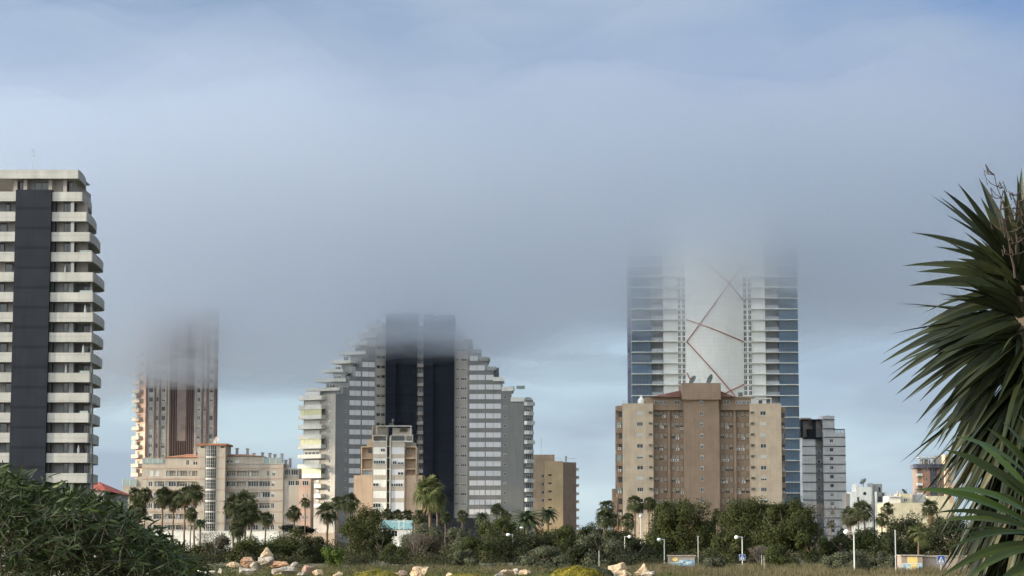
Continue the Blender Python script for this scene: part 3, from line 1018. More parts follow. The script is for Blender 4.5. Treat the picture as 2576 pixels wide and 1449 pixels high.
    for (p, q, y0, y1, n) in wl[:36]:
        if ZW(y0) < 2: continue
        window(t, fw, UW(p), UW(q), ZW(y1), ZW(y0), -.07, n=3, blind=rr.choice([0, .5]), bm='blind_grey', fm='frame_dark')
    for k in range(15):
        y0 = 405 + 69.2 * k
        for a, b, kk in ((405, 487, 2), (495, 586, 0)):
            aa = a
            if k < kk - 1: continue
            if a == 405 and k == 1: aa = 447
            mb = MB()
            for q in range(2):
                u0 = UW(aa) + (UW(b) - UW(aa)) * q / 2 + .06; u1 = UW(aa) + (UW(b) - UW(aa)) * (q + 1) / 2 - .06
                mb.box(fw, u0, u1, ZW(y0 + 36), ZW(y0), .08, .002, 0)
            mb.build('shutter', M['shutter'], t)
    # the lit side
    fl = Fr(cx - .01, cd, -math.radians(36))
    UL = lambda v: fl.u(C.x(v), 1150)
    ZL = lambda v, x=200: fl.z(C.x(x), C.y(v))
    hs = []
    for k in range(11):
        y = 682 + 70 * k
        hs.append((UL(258), UL(272), ZL(y + 24, 262), ZL(y, 262), .2))
    mb = MB(); mb.block(fl, UL(210), 0, 0, ZL(640, 260), 9, hs); mb.build('side_wall', M['beige_strip'], t)
    for i_, h in enumerate(hs): window(t, fl, *h[:4], .2, blind=.7 if i_ % 3 else 0, n=1)
    mb = MB(); mb.block(fl, UL(80), UL(210) - .01, 0, ZL(680, 150), 8); mb.build('side_wall', M['greige'], t)
    bal = [(650, 680), (716, 746), (787, 816), (857, 886), (927, 956), (997, 1026), (1067, 1096), (1137, 1166), (1205, 1236), (1280, 1308), (1350, 1378), (1420, 1446)]
    for i, (y0, y1) in enumerate(bal):
        xa = 40 if i < 9 else 128
        mb = MB()
        u0, u1 = fl.u(C.x(xa), 1150, 2.2), fl.u(C.x(206), 1150, 2.2)
        z0_, z1_ = fl.z(C.x(125), C.y(y1), 2.2), fl.z(C.x(125), C.y(y0), 2.2)
        mb.box(fl, u0, u1, z0_, z1_, 2.2, 2.05, 0); mb.box(fl, u0, u1, z0_, z0_ + .2, 2.05, .002, 0)
        mb.box(fl, u1 - .15, u1, z0_ + .2, z1_, 2.05, .002, 0); mb.box(fl, u0, u0 + .15, z0_ + .2, z1_, 2.05, .002, 0)
        mb.build('balcony', M['white_warm'], t)
        if i in (2, 5, 8):
            mb = MB(); up = fl.z(C.x(125), C.y(bal[i - 1][1]), 2.2)
            n = 5
            for q in range(n):
                a = u0 + .7 + (u1 - u0 - .9) * q / n; b = u0 + .7 + (u1 - u0 - .9) * (q + 1) / n
                mb.box(fl, a + .04, b - .04, z1_ + .003, up - .003, 1.9, 1.84, 0)
            mb.build('terrace_glazing', M['glass_yellow'], t)
        else:
            window(t, fl, fl.u(C.x(xa + 50), 1150), fl.u(C.x(196), 1150), z1_ - .5, z1_ + 1.5, -.07, n=4, name='balcony_door', bm='blind', blind=rr.choice([.3, .8]))
    # stepped terraces above the lit side
    slabs = [(525, 635, 135, 165), (465, 600, 200, 235), (400, 530, 262, 290), (332, 525, 330, 355), (275, 425, 397, 418), (215, 370, 460, 482), (162, 390, 525, 548), (103, 350, 590, 612)]
    for i, (xa, xb, y0, y1) in enumerate(slabs):
        z0_, z1_ = ZL(y1, (xa + xb) / 2), ZL(y0, (xa + xb) / 2)
        u0, u1 = UL(xa), UL(xb)
        # the terraces stand over the ridge: each has its own plane, stepping inwards
        ff = Fr(at(C.x(xb), 1150, D - 1 - .55 * (8 - i) * .2).x, D - .5 - i * .55, -math.radians(24))
        L_ = (at(C.x(xb), 1150, D).x - at(C.x(xa), 1150, D).x) / math.cos(math.radians(24))
        z1_ = ff.z(C.x(xb - 30), C.y(y0)); z0_ = ff.z(C.x(xb - 30), C.y(y1))
        mb = MB()
        mb.box(ff, -L_, 0, z0_, z1_, .8, .6, 0)
        mb.box(ff, -L_, 0, z0_, z0_ + .25, .6, -5.5, 0)
        mb.box(ff, -L_, -L_ + .2, z0_ + .25, z1_, .6, -5.5, 0)
        mb.build('terrace_parapet', M['white_warm'], t)
        zt_ = ff.z(C.x(xb - 30), C.y(slabs[i - 1][3])) if i else z1_ + 2
        low = z0_ - 3.1
        mb = MB(); mb.box(ff, -L_ + 3.2, 0, low, z0_ - .003, -.6, -8, 0)
        mb.build('terrace_wall', M['side_grey'], t)
        window(t, ff, -L_ * .45, -L_ * .2, z1_ + .0, z1_ + 1.3, .53 - .0, n=3, blind=rr.choice([0, .4]), name='terrace_door')
    # dark podium
    mb = MB(); fp = Fr(0, D - 45)
    a, b = fp.u(1062, 1330), fp.u(1215, 1330)
    mb.box(fp, a, b, 0, fp.z(1150, 1303), 0, -20); mb.build('podium', M['charcoal'], t)


stepped_tower()


# ------------------------------------------------------------------ 6 apricot block in front of the stepped tower
def apricot_block():
    D = 600
    fr = Fr(0, D)
    C = Cv(1380, 1640, 3.45)
    t = thing('apartment_block', at(980, 1330, D), 'narrow apricot block with white shutters and stepped rooftop, before the grey stepped tower', 'apartment block'); t.location.z = 0
    U = lambda v: fr.u(C.x(v), 1200)
    Z = lambda v: fr.z(975, C.y(v))
    z0 = 0
    # lower and middle bodies
    def bay(a, b, top, holes, mat='orange', d0=0):
        mb = MB(); mb.block(Fr(0, D + d0), U(a), U(b), 0, Z(top), 14, holes, 0, 0); mb.build('wall_section', M[mat], t)
    bay(45, 140, 800, [])
    mb = MB(); mb.block(fr, U(140) + .003, U(298), 0, Z(405), 14, [(U(156), U(294), Z(560), Z(418), 1.6), (U(156), U(294), Z(712), Z(574), 1.6), (U(156), U(294), Z(798), Z(728), 1.2)]); mb.build('wall_section', M['orange'], t)
    window(t, fr, U(232), U(285), Z(492), Z(440), 1.55, fm='frame_dark', n=1)
    window(t, fr, U(160), U(290), Z(795), Z(730), .6, n=5, blind=0, gl='glass_green')
    def wbay(a, b):
        hs = []; items = []
        ys = [(418, 512), (568, 652), (716, 798), (858, 955), (1010, 1110), (1165, 1290)]
        for i, (y0, y1) in enumerate(ys):
            hs.append((U(a + 6), U(b - 6), Z(y1), Z(y0), .12)); items.append((i, y0, y1))
        mb = MB(); mb.block(Fr(0, D - .8), fr.u(C.x(a), 1200, .8), fr.u(C.x(b), 1200, .8), 0, Z(352), 12, [(fr.u(C.x(a + 6), 1200, .8), fr.u(C.x(b - 6), 1200, .8), h[2], h[3], .12) for h in hs]); mb.build('window_bay', M['cream'], t)
        f2 = Fr(0, D - .8)
        for i, y0, y1 in items:
            ua, ub = fr.u(C.x(a + 6), 1200, .8), fr.u(C.x(b - 6), 1200, .8)
            mb = MB(); mb.box(f2, ua + .02, ub - .02, Z(y1) + .02, Z(y0) - .02, -.04, -.10); mb.build('shutter', M['white'] if a < 400 else M['shutter'], t)
        w = {300: [(405, 470, 435, 480), (312, 470, 598, 645), (305, 385, 905, 948), (308, 410, 1178, 1235)], 548: [(570, 628, 605, 652), (640, 722, 622, 650), (640, 722, 755, 795), (552, 712, 908, 952)]}[a]
        for p, q, y0, y1 in w:
            window(t, f2, fr.u(C.x(p), 1200, .8), fr.u(C.x(q), 1200, .8), Z(y1), Z(y0), -.0, n=max(2, int((q - p) / 30)))
    wbay(300, 490)
    wbay(548, 735)
    # dark slot between pale fins
    mb = MB(); mb.box(fr, U(496), U(545), 0, Z(285), -.5, -13); mb.build('lift_slot', M['brown_tile'], t)
    mb = MB()
    for a, b in ((487, 496), (533, 548)): mb.box(fr, U(a), U(b), 0, Z(262), 1.1, -.5)
    for k in range(7): mb.box(fr, U(496) + .003, U(533) - .003, Z(400 + 154 * k) - .25, Z(400 + 154 * k), .7, -.5, 0)
    mb.build('fin', M['white_warm'], t)
    mb = MB(); mb.block(fr, U(735) + .003, U(897), 0, Z(405), 14, [(U(745), U(884), Z(552), Z(418), 1.8), (U(745), U(884), Z(705), Z(576), 1.8), (U(745), U(884), Z(796), Z(722), 1.5)]); mb.build('wall_section', M['orange'], t)
    window(t, fr, U(765), U(815), Z(505), Z(448), 1.74, n=1, blind=1, bm='blind_grey')
    bay(900, 975, 800, [], d0=.3)
    # set-back upper floors
    mb = MB(); f2 = Fr(0, D + 2.5)
    mb.block(f2, U(210), U(486), Z(405) + .003, Z(345), 9); mb.block(f2, U(549), U(870), Z(405) + .003, Z(345), 9)
    mb.block(f2, U(300), U(486), Z(345), Z(128), 8, [(U(435), U(482), Z(252), Z(203), .6)])
    mb.block(f2, U(560), U(812), Z(345), Z(150), 8, [(U(662), U(770), Z(208), Z(152) - .1, 2.0)])
    mb.build('upper_storey', M['cream'], t)
    mb = MB()
    for a, b, c_, d_ in ((300, 500, 262, 345), (552, 745, 258, 345), (748, 848, 258, 345)):
        for q in (a, b - 8): mb.box(fr, U(q), U(q + 8), Z(d_), Z(c_), .6, .4, 0)
        mb.box(fr, U(a), U(b), Z(c_), Z(c_ - 9), .65, -1.5, 0)
        mb.box(fr, U(a), U(b), Z(d_ + 2), Z(d_ - 14), .85, .65, 0)
    mb.box(fr, U(345), U(822), Z(132), Z(122), -.5, -4, 0)
    for q in (345, 812): mb.box(fr, U(q), U(q + 9), Z(250), Z(132), -.5, -.8, 0)
    mb.build('pergola', M['white_warm'], t)
    window(t, fr, U(388), U(480), Z(328), Z(290), .2 - .5, n=3, fm='frame_dark'); window(t, fr, U(560), U(728), Z(325), Z(268), .0, n=5, fm='frame_dark')
    mb = MB(); mb.box(fr, U(285), U(299), Z(405), Z(125), .1, -8); mb.box(fr, U(225), U(285), Z(405), Z(310), -.2, -8); mb.build('side_gable', M['orange'], t)
    antenna(t, U(560), D + 4, Z(125), Z(20))
    dish(t, fr.P(U(545), Z(108), -2), .7, (.2, -.8, .5), pole=Z(125))


apricot_block()


# ------------------------------------------------------------------ 7 tan block
def tan_block():
    D = 800
    fr = Fr(0, D)
    C = Cv(1500, 1800, 2.862)
    t = thing('apartment_block', at(1400, 1330, D), 'plain tan slab block with small dark windows, right of the stepped tower', 'apartment block'); t.location.z = 0
    U = lambda v: fr.u(C.x(v), 1230)
    Z = lambda v: fr.z(1400, C.y(v))
    mb = MB(); hs = []
    for k in range(8):
        hs.append((U(1884), U(1925), Z(212 + 92 * k), Z(192 + 92 * k), .2))
    mb.block(fr, U(1845), U(2052), 0, Z(45), 16, hs); mb.build('wall', M['tan'], t)
    for h in hs: window(t, fr, *h[:4], .2, fm='frame_dark')
    mb = MB(); h2 = [(U(1808), U(1840), Z(232 + 92 * k), Z(190 + 92 * k), .3) for k in range(7)]
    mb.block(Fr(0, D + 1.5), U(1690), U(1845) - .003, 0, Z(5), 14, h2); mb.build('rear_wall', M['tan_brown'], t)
    for h in h2: window(t, Fr(0, D + 1.5), *h[:4], .3, n=2)
    mb = MB(); mb.box(Fr(0, D + 6), U(1700), U(1960), Z(40), Z(-35), 0, -8); mb.build('lift_house', M['tan_brown'], t)
    f2 = Fr(U(2052) + .003, D + .0, math.radians(42))
    Ls = (U(2205) - U(2052)) / math.cos(math.radians(42))
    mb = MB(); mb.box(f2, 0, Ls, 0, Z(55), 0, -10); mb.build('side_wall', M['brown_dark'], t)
    for k in range(8):
        mb = MB(); z = Z(120 + 92 * k); fq = Fr(*f2.P(Ls, 0)[:2], math.radians(100))
        mb.box(fq, .2, 3, z - .9, z + .1, 1.1, .002); mb.build('balcony', M['tan_pale'] if k % 3 else M['white'], t)
    antenna(t, U(1810), D + 8, Z(-35), Z(-35) + 6)
    mb = MB(); zz = Z(45)
    for k in range(10):
        u = U(1960) + (U(2200) - U(1960)) * k / 9
        mb.tube([fr.P(u, zz, -2), fr.P(u, zz + 1.1, -2)], .03, 4)
    mb.tube([fr.P(U(1960), zz + 1.1, -2), fr.P(U(2200), zz + 1.1, -2)], .04, 4); mb.build('roof_rail', M['metal'], t)
    mb = MB(); mb.box(fr, U(2082), U(2100), zz, zz + 2.0, -5, -6); mb.build('chimney', M['greige'], t)


tan_block()


# ------------------------------------------------------------------ 8 brown brick block
def brown_block():
    D = 600
    fr = Fr(0, D)
    C = Cv(2350, 1500, 2.415)
    t = thing('apartment_block', at(1770, 1330, D), 'wide brown brick block with paler outer wings, in front of the glass tower', 'apartment block'); t.location.z = 0
    UR = lambda v: fr.u(C.x(v), 1150)
    fb = Fr(0, D + 3)                      # recessed parts
    U = UR
    UB = lambda v: fb.u(C.x(v), 1150)
    Z = lambda v: fr.z(1770, C.y(v))
    ZB = lambda v: fb.z(1770, C.y(v))
    rr = random.Random(11)
    # wings
    for a, b, w0, w1, top in ((248, 538, 382, 441, 220), (1462, 1758, 1558, 1613, 222)):
        hs = [(U(w0), U(w1), Z(326 + 103.7 * k), Z(287 + 103.7 * k), .22) for k in range(10)]
        mb = MB(); mb.block(fr, U(a), U(b), 0, Z(top), 16, hs); mb.box(fr, U(a) - .05, U(b) + .05, Z(top), Z(top) + .2, .05, -16, 0); mb.build('wing_wall', M['tan_pale'], t)
        for h in hs: window(t, fr, *h[:4], .22, n=rr.choice([2, 3]), blind=rr.choice([0, 0, .5, .9]))
        sg = -1 if a < 1000 else 1
        for k in range(8):
            v = 512 if a < 1000 else 1482
            ac = MB(); z = Z(300 + 103.7 * k)
            ac.box(fr, U(v) - .45, U(v) + .45, z - .3, z + .25, .5, .002, 0)
            ac.tube([fr.P(U(v) - sg * .4, z + .2, .3), fr.P(U(v + sg * -1 * -24), z + .3, .1)], .04, 4, 0)
            ac.build('ac_bracket', M['metal_dark'], t)  # air conditioner bracket: dark box with a thin side arm
    # recesses
    groups = [[(550, 590), (597, 632), (638, 670)], [(710, 745), (750, 785), (792, 828)], [(1180, 1215), (1222, 1257), (1262, 1297)], [(1332, 1365), (1372, 1405), (1415, 1455)]]
    for gi, (a, b) in enumerate(((538, 695), (695, 830), (1168, 1312), (1312, 1465))):
        hs = []; 
        for k in range(9):
            for p, q in groups[gi]: hs.append((UB(p), UB(q), ZB(338 + 103.7 * k), ZB(290 + 103.7 * k), .25))
        mb = MB(); mb.facade(fb, UB(a), UB(b), 0, ZB(150), hs); mb.build('recess_wall', M['brown_brick'], t)
        for k in range(9):
            g = groups[gi]
            ws = MB()
            for p, q in g:
                a_, b_ = UB(p), UB(q); c_, d_ = ZB(338 + 103.7 * k), ZB(290 + 103.7 * k)
                bl = rr.choice([.6, .9, 1, 1, 1])
                ws.box(fb, a_ + .02, b_ - .02, c_ + .02, d_ - .02, -.19, -.23, 0)
                ws.box(fb, a_ + .06, b_ - .06, d_ - (d_ - c_) * bl + .03, d_ - .05, -.13, -.18, 1)
                ws.box(fb, (a_ + b_) / 2 - .03, (a_ + b_) / 2 + .03, c_ + .02, d_ - .02, -.1, -.13, 2)
            ws.build('window', [M['glass_dark'], M['blind_grey'], M['blind_grey']], t)
    mb = MB(); mb.box(fb, UB(538), UB(1465), 0, ZB(150), -.3, -15, skip='f'); 
    mb.box(fb, UB(538), UB(1465), ZB(150) - .3, ZB(150), 0.02, -.3)
    for a, b in ((672, 697), (1299, 1325)): mb.box(fb, UB(a), UB(b), 0, ZB(280), .9, .003)
    mb.build('body', M['brown_brick'], t)
    # centre column with its projecting cap
    hs = [(U(984), U(1016), Z(226 + 103.7 * k), Z(186 + 103.7 * k), .25) for k in range(11)]
    mb = MB(); mb.block(fr, U(830), U(1168), 0, Z(178), 14, hs); mb.build('centre_column', M['brown_brick'], t)
    for h in hs: window(t, fr, *h[:4], .25, n=2, blind=rr.choice([0, .3]))
    fc = Fr(0, D - 1.2)
    mb = MB(); mb.box(fc, fr.u(C.x(812), 1000, 1.2), fr.u(C.x(1180), 1000, 1.2), Z(180), Z(22), 0, -12); mb.build('centre_cap', M['brown_brick'], t)
    # attic storey, tiled roof slopes, rooftop clutter
    fa = Fr(0, D + 1.5)
    mb = MB(); mb.box(fa, fa.u(C.x(462), 1000), fa.u(C.x(826), 1000), ZB(280), Z(152), 0, -10); mb.build('attic_wall', M['brown_brick'], t); mb = MB(); mb.box(fa, fa.u(C.x(1172), 1000), fa.u(C.x(1465), 1000), ZB(280), Z(152), 0, -10)
    mb.build('attic_wall', M['brown_brick'], t)
    for a, b in ((545, 583), (590, 628), (636, 674), (735, 790), (1200, 1262), (1320, 1345), (1352, 1378), (1384, 1416), (1424, 1450)):
        window(t, fa, fa.u(C.x(a), 1000), fa.u(C.x(b), 1000), Z(218), Z(186), -.07, n=2)
    mb = MB()
    for a, pk, b in ((520, 815, 815), (1180, 1180, 1320)):
        p0, p1 = fr.P(U(a), Z(152) + .003, 0.6), fr.P(U(b), Z(152) + .003, .6)
        q = fr.P(U(pk) , Z(78) if pk < 1000 else Z(76), -5)
        r0, r1 = fr.P(U(a), Z(152) + .003, -10), fr.P(U(b), Z(152) + .003, -10)
        if pk < 1000:
            m1 = fr.P(U(690), Z(140), -3)
            mb.poly([p0, p1, q, m1]); mb.poly([p0, m1, r0]); mb.poly([m1, q, r1, r0]); mb.poly([p1, r1, q]); mb.poly([p0, r0, r1, p1])
        else:
            mb.poly([p0, p1, q]); mb.poly([p1, r1, q]); mb.poly([r1, r0, q]); mb.poly([r0, p0, q]); mb.poly([p0, r0, r1, p1])
    mb.build('tiled_roof', M['tiles_dark'], t)
    mb = MB(); mb.box(fa, fa.u(C.x(1322), 1000), fa.u(C.x(1510), 1000), Z(152), Z(144), .4, -6); mb.build('terrace_roof', M['tan_pale'], t)
    mb = MB()
    for q in (1540, 1662): mb.box(fr, U(q), U(q + 8), Z(218), Z(165), -1, -1.3)
    mb.box(fr, U(1535), U(1675), Z(167), Z(160), -.6, -4); mb.box(fr, U(1590), U(1612), Z(216), Z(170), -1.5, -2)
    mb.build('pergola', M['white'], t)
    window(t, fr, U(1545), U(1585), Z(215), Z(180), 1.6, fm='frame_dark')
    mb = MB(); mb.lathe(fr.P(U(432), Z(218), -3), [(1.0, 0), (.95, 1.2), (.35, 1.9), (.3, 2.6)], 10); mb.build('chimney', M['white'], t)
    mb = MB(); mb.box(fr, U(1365), U(1400), Z(146), Z(105), -2, -4); mb.build('chimney', M['metal_dark'], t)
    dish(t, fr.P(U(922), Z(-16), -2), 1.35, (-.75, -.45, .5), pole=Z(22))
    dish(t, fr.P(U(1085), Z(-18), -2), 1.6, (-.9, -.35, .35), pole=Z(22))
    antenna(t, U(993), D + 3, Z(22), Z(-30))
    antenna(t, U(268), D + 4, Z(222), Z(175))
    # side balconies, left and right
    for k in range(10):
        for sd in (-1, 1):
            if sd < 0:
                u0, u1 = U(190 if k != 6 else 186), U(248) - .003
            else: u0, u1 = U(1758) + .003, U(1812)
            z = Z(345 + 103.7 * k)
            if sd < 0 and k == 1: z = Z(445)
            mb = MB(); f4 = Fr(0, D + (1.5 if sd < 0 else 4))
            mb.box(f4, u0, u1, z - 1.3 + .0, z + .1, 0, -6); mb.build('balcony', M['brown_brick'] if sd < 0 else M['brown_dark'], t)
            if (k + sd) % 3 == 0:
                mb = MB(); mb.box(f4, u0 + .1, u1 - .3, z + .1, z + 1.9, -.05, -.1); mb.build('glass_screen', M['glass_green'], t)
            window(t, f4, u0 + .6, u1 - .003, z + .1, z + 2.0, 1.0, name='balcony_door', fm='frame_dark')
            if k % 2: ac_unit(t, f4, (u0 + u1) / 2, z + .12, .0)
    mb = MB(); mb.box(Fr(0, D + 1.5), U(188), U(248) - .003, Z(285), Z(232), 0, -6); mb.build('side_bay', M['brown_brick'], t); mb = MB(); mb.box(Fr(0, D + 4), U(1758) + .003, U(1815), Z(300), Z(240), 0, -8); mb.build('side_bay', M['brown_brick'], t); mb = MB()
    mb.box(Fr(0, D + 6), U(160), U(248) - .003, 0, Z(1020), 0, -6)
    mb.box(Fr(0, D + 9), U(200), U(248), 0, Z(232), 0, -6); mb.build('side_bay', M['brown_brick'], t); mb = MB(); mb.box(Fr(0, D + 9), U(1758), U(1800), 0, Z(300), 0, -6)
    mb.build('side_bay', M['brown_brick'], t)
    for v, k in ((640, 0), (760, 0), (622, 1), (808, 1.1), (768, 2), (612, 3), (768, 3), (718, 4), (760, 4), (768, 6), (812, 7), (560, 7), (1240, 1), (1393, 2), (1345, 3), (1388, 3), (1200, 4), (1240, 4), (1195, 6), (1226, 6), (1393, 6), (1348, 7)):
        ac_unit(t, fb, UB(v), ZB(350 + 103.7 * k), .0)


brown_block()


# ------------------------------------------------------------------ 9 glass tower
def glass_tower():
    D = 660
    fr = Fr(0, D)
    C = Cv(2350, 1000, 2.415)
    t = thing('skyscraper', at(1800, 1330, D), 'tall white tower with blue glass corners and red diagonal girders, top lost in cloud', 'skyscraper'); t.location.z = 0
    U = lambda v: fr.u(C.x(v), 1000)
    Z = lambda v: fr.z(1800, C.y(v))
    zT = 108
    fl = [Z(1350 + 103 * 15 - 103 * k) for k in range(31)]
    fl = [z for z in fl if z < zT - 3.3]
    # body
    mb = MB(); mb.box(fr, U(336), U(1924), 0, zT, -3.5, -26, 0); mb.build('body', M['slate'], t)
    # centre: gently bowed white tiled wall
    mb = MB(); n = 14
    pts = []
    for k in range(n + 1):
        s_ = k / n; u = U(850) + (U(1402) - U(850)) * s_
        pts.append((u, .3 + 2.2 * math.sin(math.pi * s_)))
    for (a, da), (b, db) in zip(pts, pts[1:]):
        mb.quad(fr.P(a, 0, da), fr.P(b, 0, db), fr.P(b, zT, db), fr.P(a, zT, da))
    mb.quad(fr.P(pts[0][0], 0, -3.4), fr.P(*[pts[0][0], 0, pts[0][1]]), fr.P(pts[0][0], zT, pts[0][1]), fr.P(pts[0][0], zT, -3.4))
    mb.quad(fr.P(pts[-1][0], 0, pts[-1][1]), fr.P(pts[-1][0], 0, -3.4), fr.P(pts[-1][0], zT, -3.4), fr.P(pts[-1][0], zT, pts[-1][1]))
    mb.build('centre_wall', M['tower_white'], t)
    # red girders laid on the centre wall
    def bow(v):
        s_ = (U(v) - U(850)) / (U(1402) - U(850)); return .3 + 2.2 * math.sin(math.pi * min(1, max(0, s_)))
    for (x0, y0), (x1, y1) in (((855, 625), (1400, 835)), ((1265, 285), (858, 835)), ((1265, 285), (1398, 430)), ((858, 835), (1320, 1365)), ((855, 1130), (960, 1345)), ((1180, 1345), (1400, 1240)), ((1265, 285), (860, -60)), ((1265, 285), (1398, 120))):
        mb = MB()
        pp = []
        for k in range(11):
            s_ = k / 10; v = x0 + (x1 - x0) * s_; y = y0 + (y1 - y0) * s_
            pp.append(fr.P(U(v), Z(y), bow(v) + .18))
        mb.tube(pp, .17, 6); mb.build('girder', M['red_line'], t)
    rr = random.Random(2)
    # window columns beside the centre
    def column(a, b, wcols, wall, d, wname='window'):
        hs = []
        for z in fl:
            if z < 1: continue
            for p, q in wcols:
                for kk in range(2):
                    hs.append((U(p), U(q), z + .35 + kk * 1.45, z + 1.45 + kk * 1.45, .3))
        mb = MB(); mb.facade(fr, U(a), U(b), 0, zT, [], 0); 
        mb2 = MB()
        mb.box(fr, U(a), U(b), 0, zT, 0, -3.4, 0, skip='f')
        mb.build('wall_section', M[wall], t)
        for z in fl:
            if z < Z(1380) or z > Z(250): continue
            for p, q in wcols:
                w = MB()
                for kk in range(2):
                    w.box(fr, U(p), U(q), z + .35 + kk * 1.45, z + 1.45 + kk * 1.45, .05, .002, 0)
                    w.box(fr, (U(p) + U(q)) / 2 - .06, (U(p) + U(q)) / 2 + .06, z + .45 + kk * 1.45, z + 1.35 + kk * 1.45, .09, .051, 1)
                w.build('window', [M['glass_dark'], M['frame_white']], t)
    column(775, 850, [(778, 800), (820, 843)], 'tower_white', 0)
    column(1402, 1478, [(1405, 1430), (1450, 1475)], 'tower_white', 0)
    mb = MB(); mb.box(fr, U(638), U(775) - .003, 0, zT, -.4, -3.4); mb.box(fr, U(1478) + .003, U(1612), 0, zT, -.4, -3.4)
    mb.build('white_panel', M['tower_white'], t)
    mb = MB(); mb.box(fr, U(525), U(638), 0, zT, -2.6, -3.4); mb.box(fr, U(1612), U(1740), 0, zT, -2.6, -3.4)
    mb.build('terrace_wall', M['tower_terrace'], t)
    # glass corners
    for a, b in ((336, 525), (1740, 1924)):
        for z in fl:
            if z < .5: continue
            w = MB(); n = 6
            w.box(fr, U(a) + .02, U(b) - .02, z + .26, z + 3.2, -.3, -3.4, 0)
            w.box(fr, U(a) + .02, U(b) - .02, z + 1.5, z + 1.56, -.26, -.299, 1)
            for k in range(1, n):
                u = U(a) + (U(b) - U(a)) * k / n
                w.box(fr, u - .04, u + .04, z + .27, z + 3.19, -.25, -.299, 1)
            w.build('glass_bay', [M['glass_blue'], M['slate']], t)
    for z in fl:
        if z < .5: continue
        for a, b in ((334, 849), (1403, 1927)):
            mb = MB(); mb.box(fr, U(a), U(b), z, z + .24, .35, -3.45); mb.build('floor_slab', M['white'], t)
    for z in fl:
        if z < 1: continue
        for a, b in ((527, 637), (1614, 1738)):
            mb = MB(); mb.box(fr, U(a), U(b), z + .245, z + 1.15, .2, .15); mb.build('glass_rail', M['rail_grey'], t)


M['tower_white'] = plaster('tower_white_tiles', (.68, .68, .65), var=.04, streak=.04, lines=(1.15, .05))
M['tower_terrace'] = plaster('terrace_grey', (.30, .31, .32), var=.05)
M['rail_grey'] = glass('grey_rail_glass', (.30, .32, .34), rough=.25, var=.1)
glass_tower()


# ------------------------------------------------------------------ 10 grey striped block
def striped_block():
    D = 740
    fr = Fr(0, D)
    C = Cv(3100, 1600, 2.17)
    t = thing('apartment_block', at(2070, 1330, D), 'pale grey block with thin dark floor lines, right of the glass tower', 'apartment block'); t.location.z = 0
    U = lambda v: fr.u(C.x(v), 1200)
    Z = lambda v: fr.z(2070, C.y(v))
    hs = [(U(366), U(397), Z(308 + 76.6 * k), Z(280 + 76.6 * k), .25) for k in range(11)]
    mb = MB(); mb.block(fr, U(312), U(502), 0, Z(225), 18, hs, 0); mb.box(fr, U(308), U(412), Z(225) + .003, Z(80), -.3, -12, 0)
    mb.build('wall', M['stripe_white'], t)
    for i, h in enumerate(hs): window(t, fr, *h[:4], .25, fm='frame_dark' if i % 3 else 'frame_white', n=2, blind=0 if i not in (6, 7, 8) else .8, bm='blind_grey')
    mb = MB(); mb.box(fr, U(130), U(245), 0, Z(268), 0, -18); mb.build('left_wall', M['stripe_white'], t)
    mb = MB(); mb.box(fr, U(245) + .003, U(312) - .003, 0, Z(180), -1.2, -17); mb.build('stair_wall', M['mid_grey'], t)
    for k in range(12):
        window(t, fr, U(262), U(290), Z(330 + 76.6 * k), Z(305 + 76.6 * k), 1.14, fm='frame_white', n=1)
    mb = MB()
    mb.box(fr, U(118), U(140), Z(264), Z(112), .3, -10); mb.box(fr, U(140), U(300), Z(264) - .6, Z(264), .3, -10); mb.box(fr, U(140), U(302), Z(120), Z(110), .3, -10)
    mb.box(fr, U(225), U(250), Z(264), Z(120), .2, -10); mb.box(fr, U(180), U(225), Z(262), Z(195), .1, -9)
    mb.build('upper_frame', M['charcoal'], t)
    mb = MB(); mb.box(fr, U(140), U(300), Z(264), Z(120), -1.5, -9.5); mb.build('upper_wall', M['greige'], t)
    mb = MB()
    for k in range(12):
        z = Z(264 + 76.6 * k)
        if z < .5: continue
        mb.box(fr, U(312) - .05, U(502) + .05, z - .12, z + .12, .12, .002); 
        if k: mb.box(fr, U(130) - .05, U(245), z - .12, z + .12, .12, .002)
    mb.box(fr, U(306), U(414), Z(190) - .12, Z(190) + .12, .0, -.299); mb.box(fr, U(306), U(414), Z(112) - .1, Z(112) + .1, .0, -.299)
    mb.build('floor_line', M['charcoal'], t)
    mb = MB()
    for k in range(8):
        u = U(415) + (U(497) - U(415)) * k / 7
        mb.box(fr, u - .08, u + .08, Z(225), Z(196), -.2, -.4)
    mb.box(fr, U(412), U(498), Z(200), Z(193), -.15, -.5); mb.build('roof_rail', M['charcoal'], t)
    mb = MB(); mb.box(fr, U(125), U(215), Z(110), Z(96), -1, -9); mb.build('roof_hut', M['cream'], t)
    antenna(t, U(380), D + 5, Z(80), Z(66))


M['stripe_white'] = plaster('pale_grey_panel', (.56, .56, .57), var=.05, lines=(.75, .05))
striped_block()


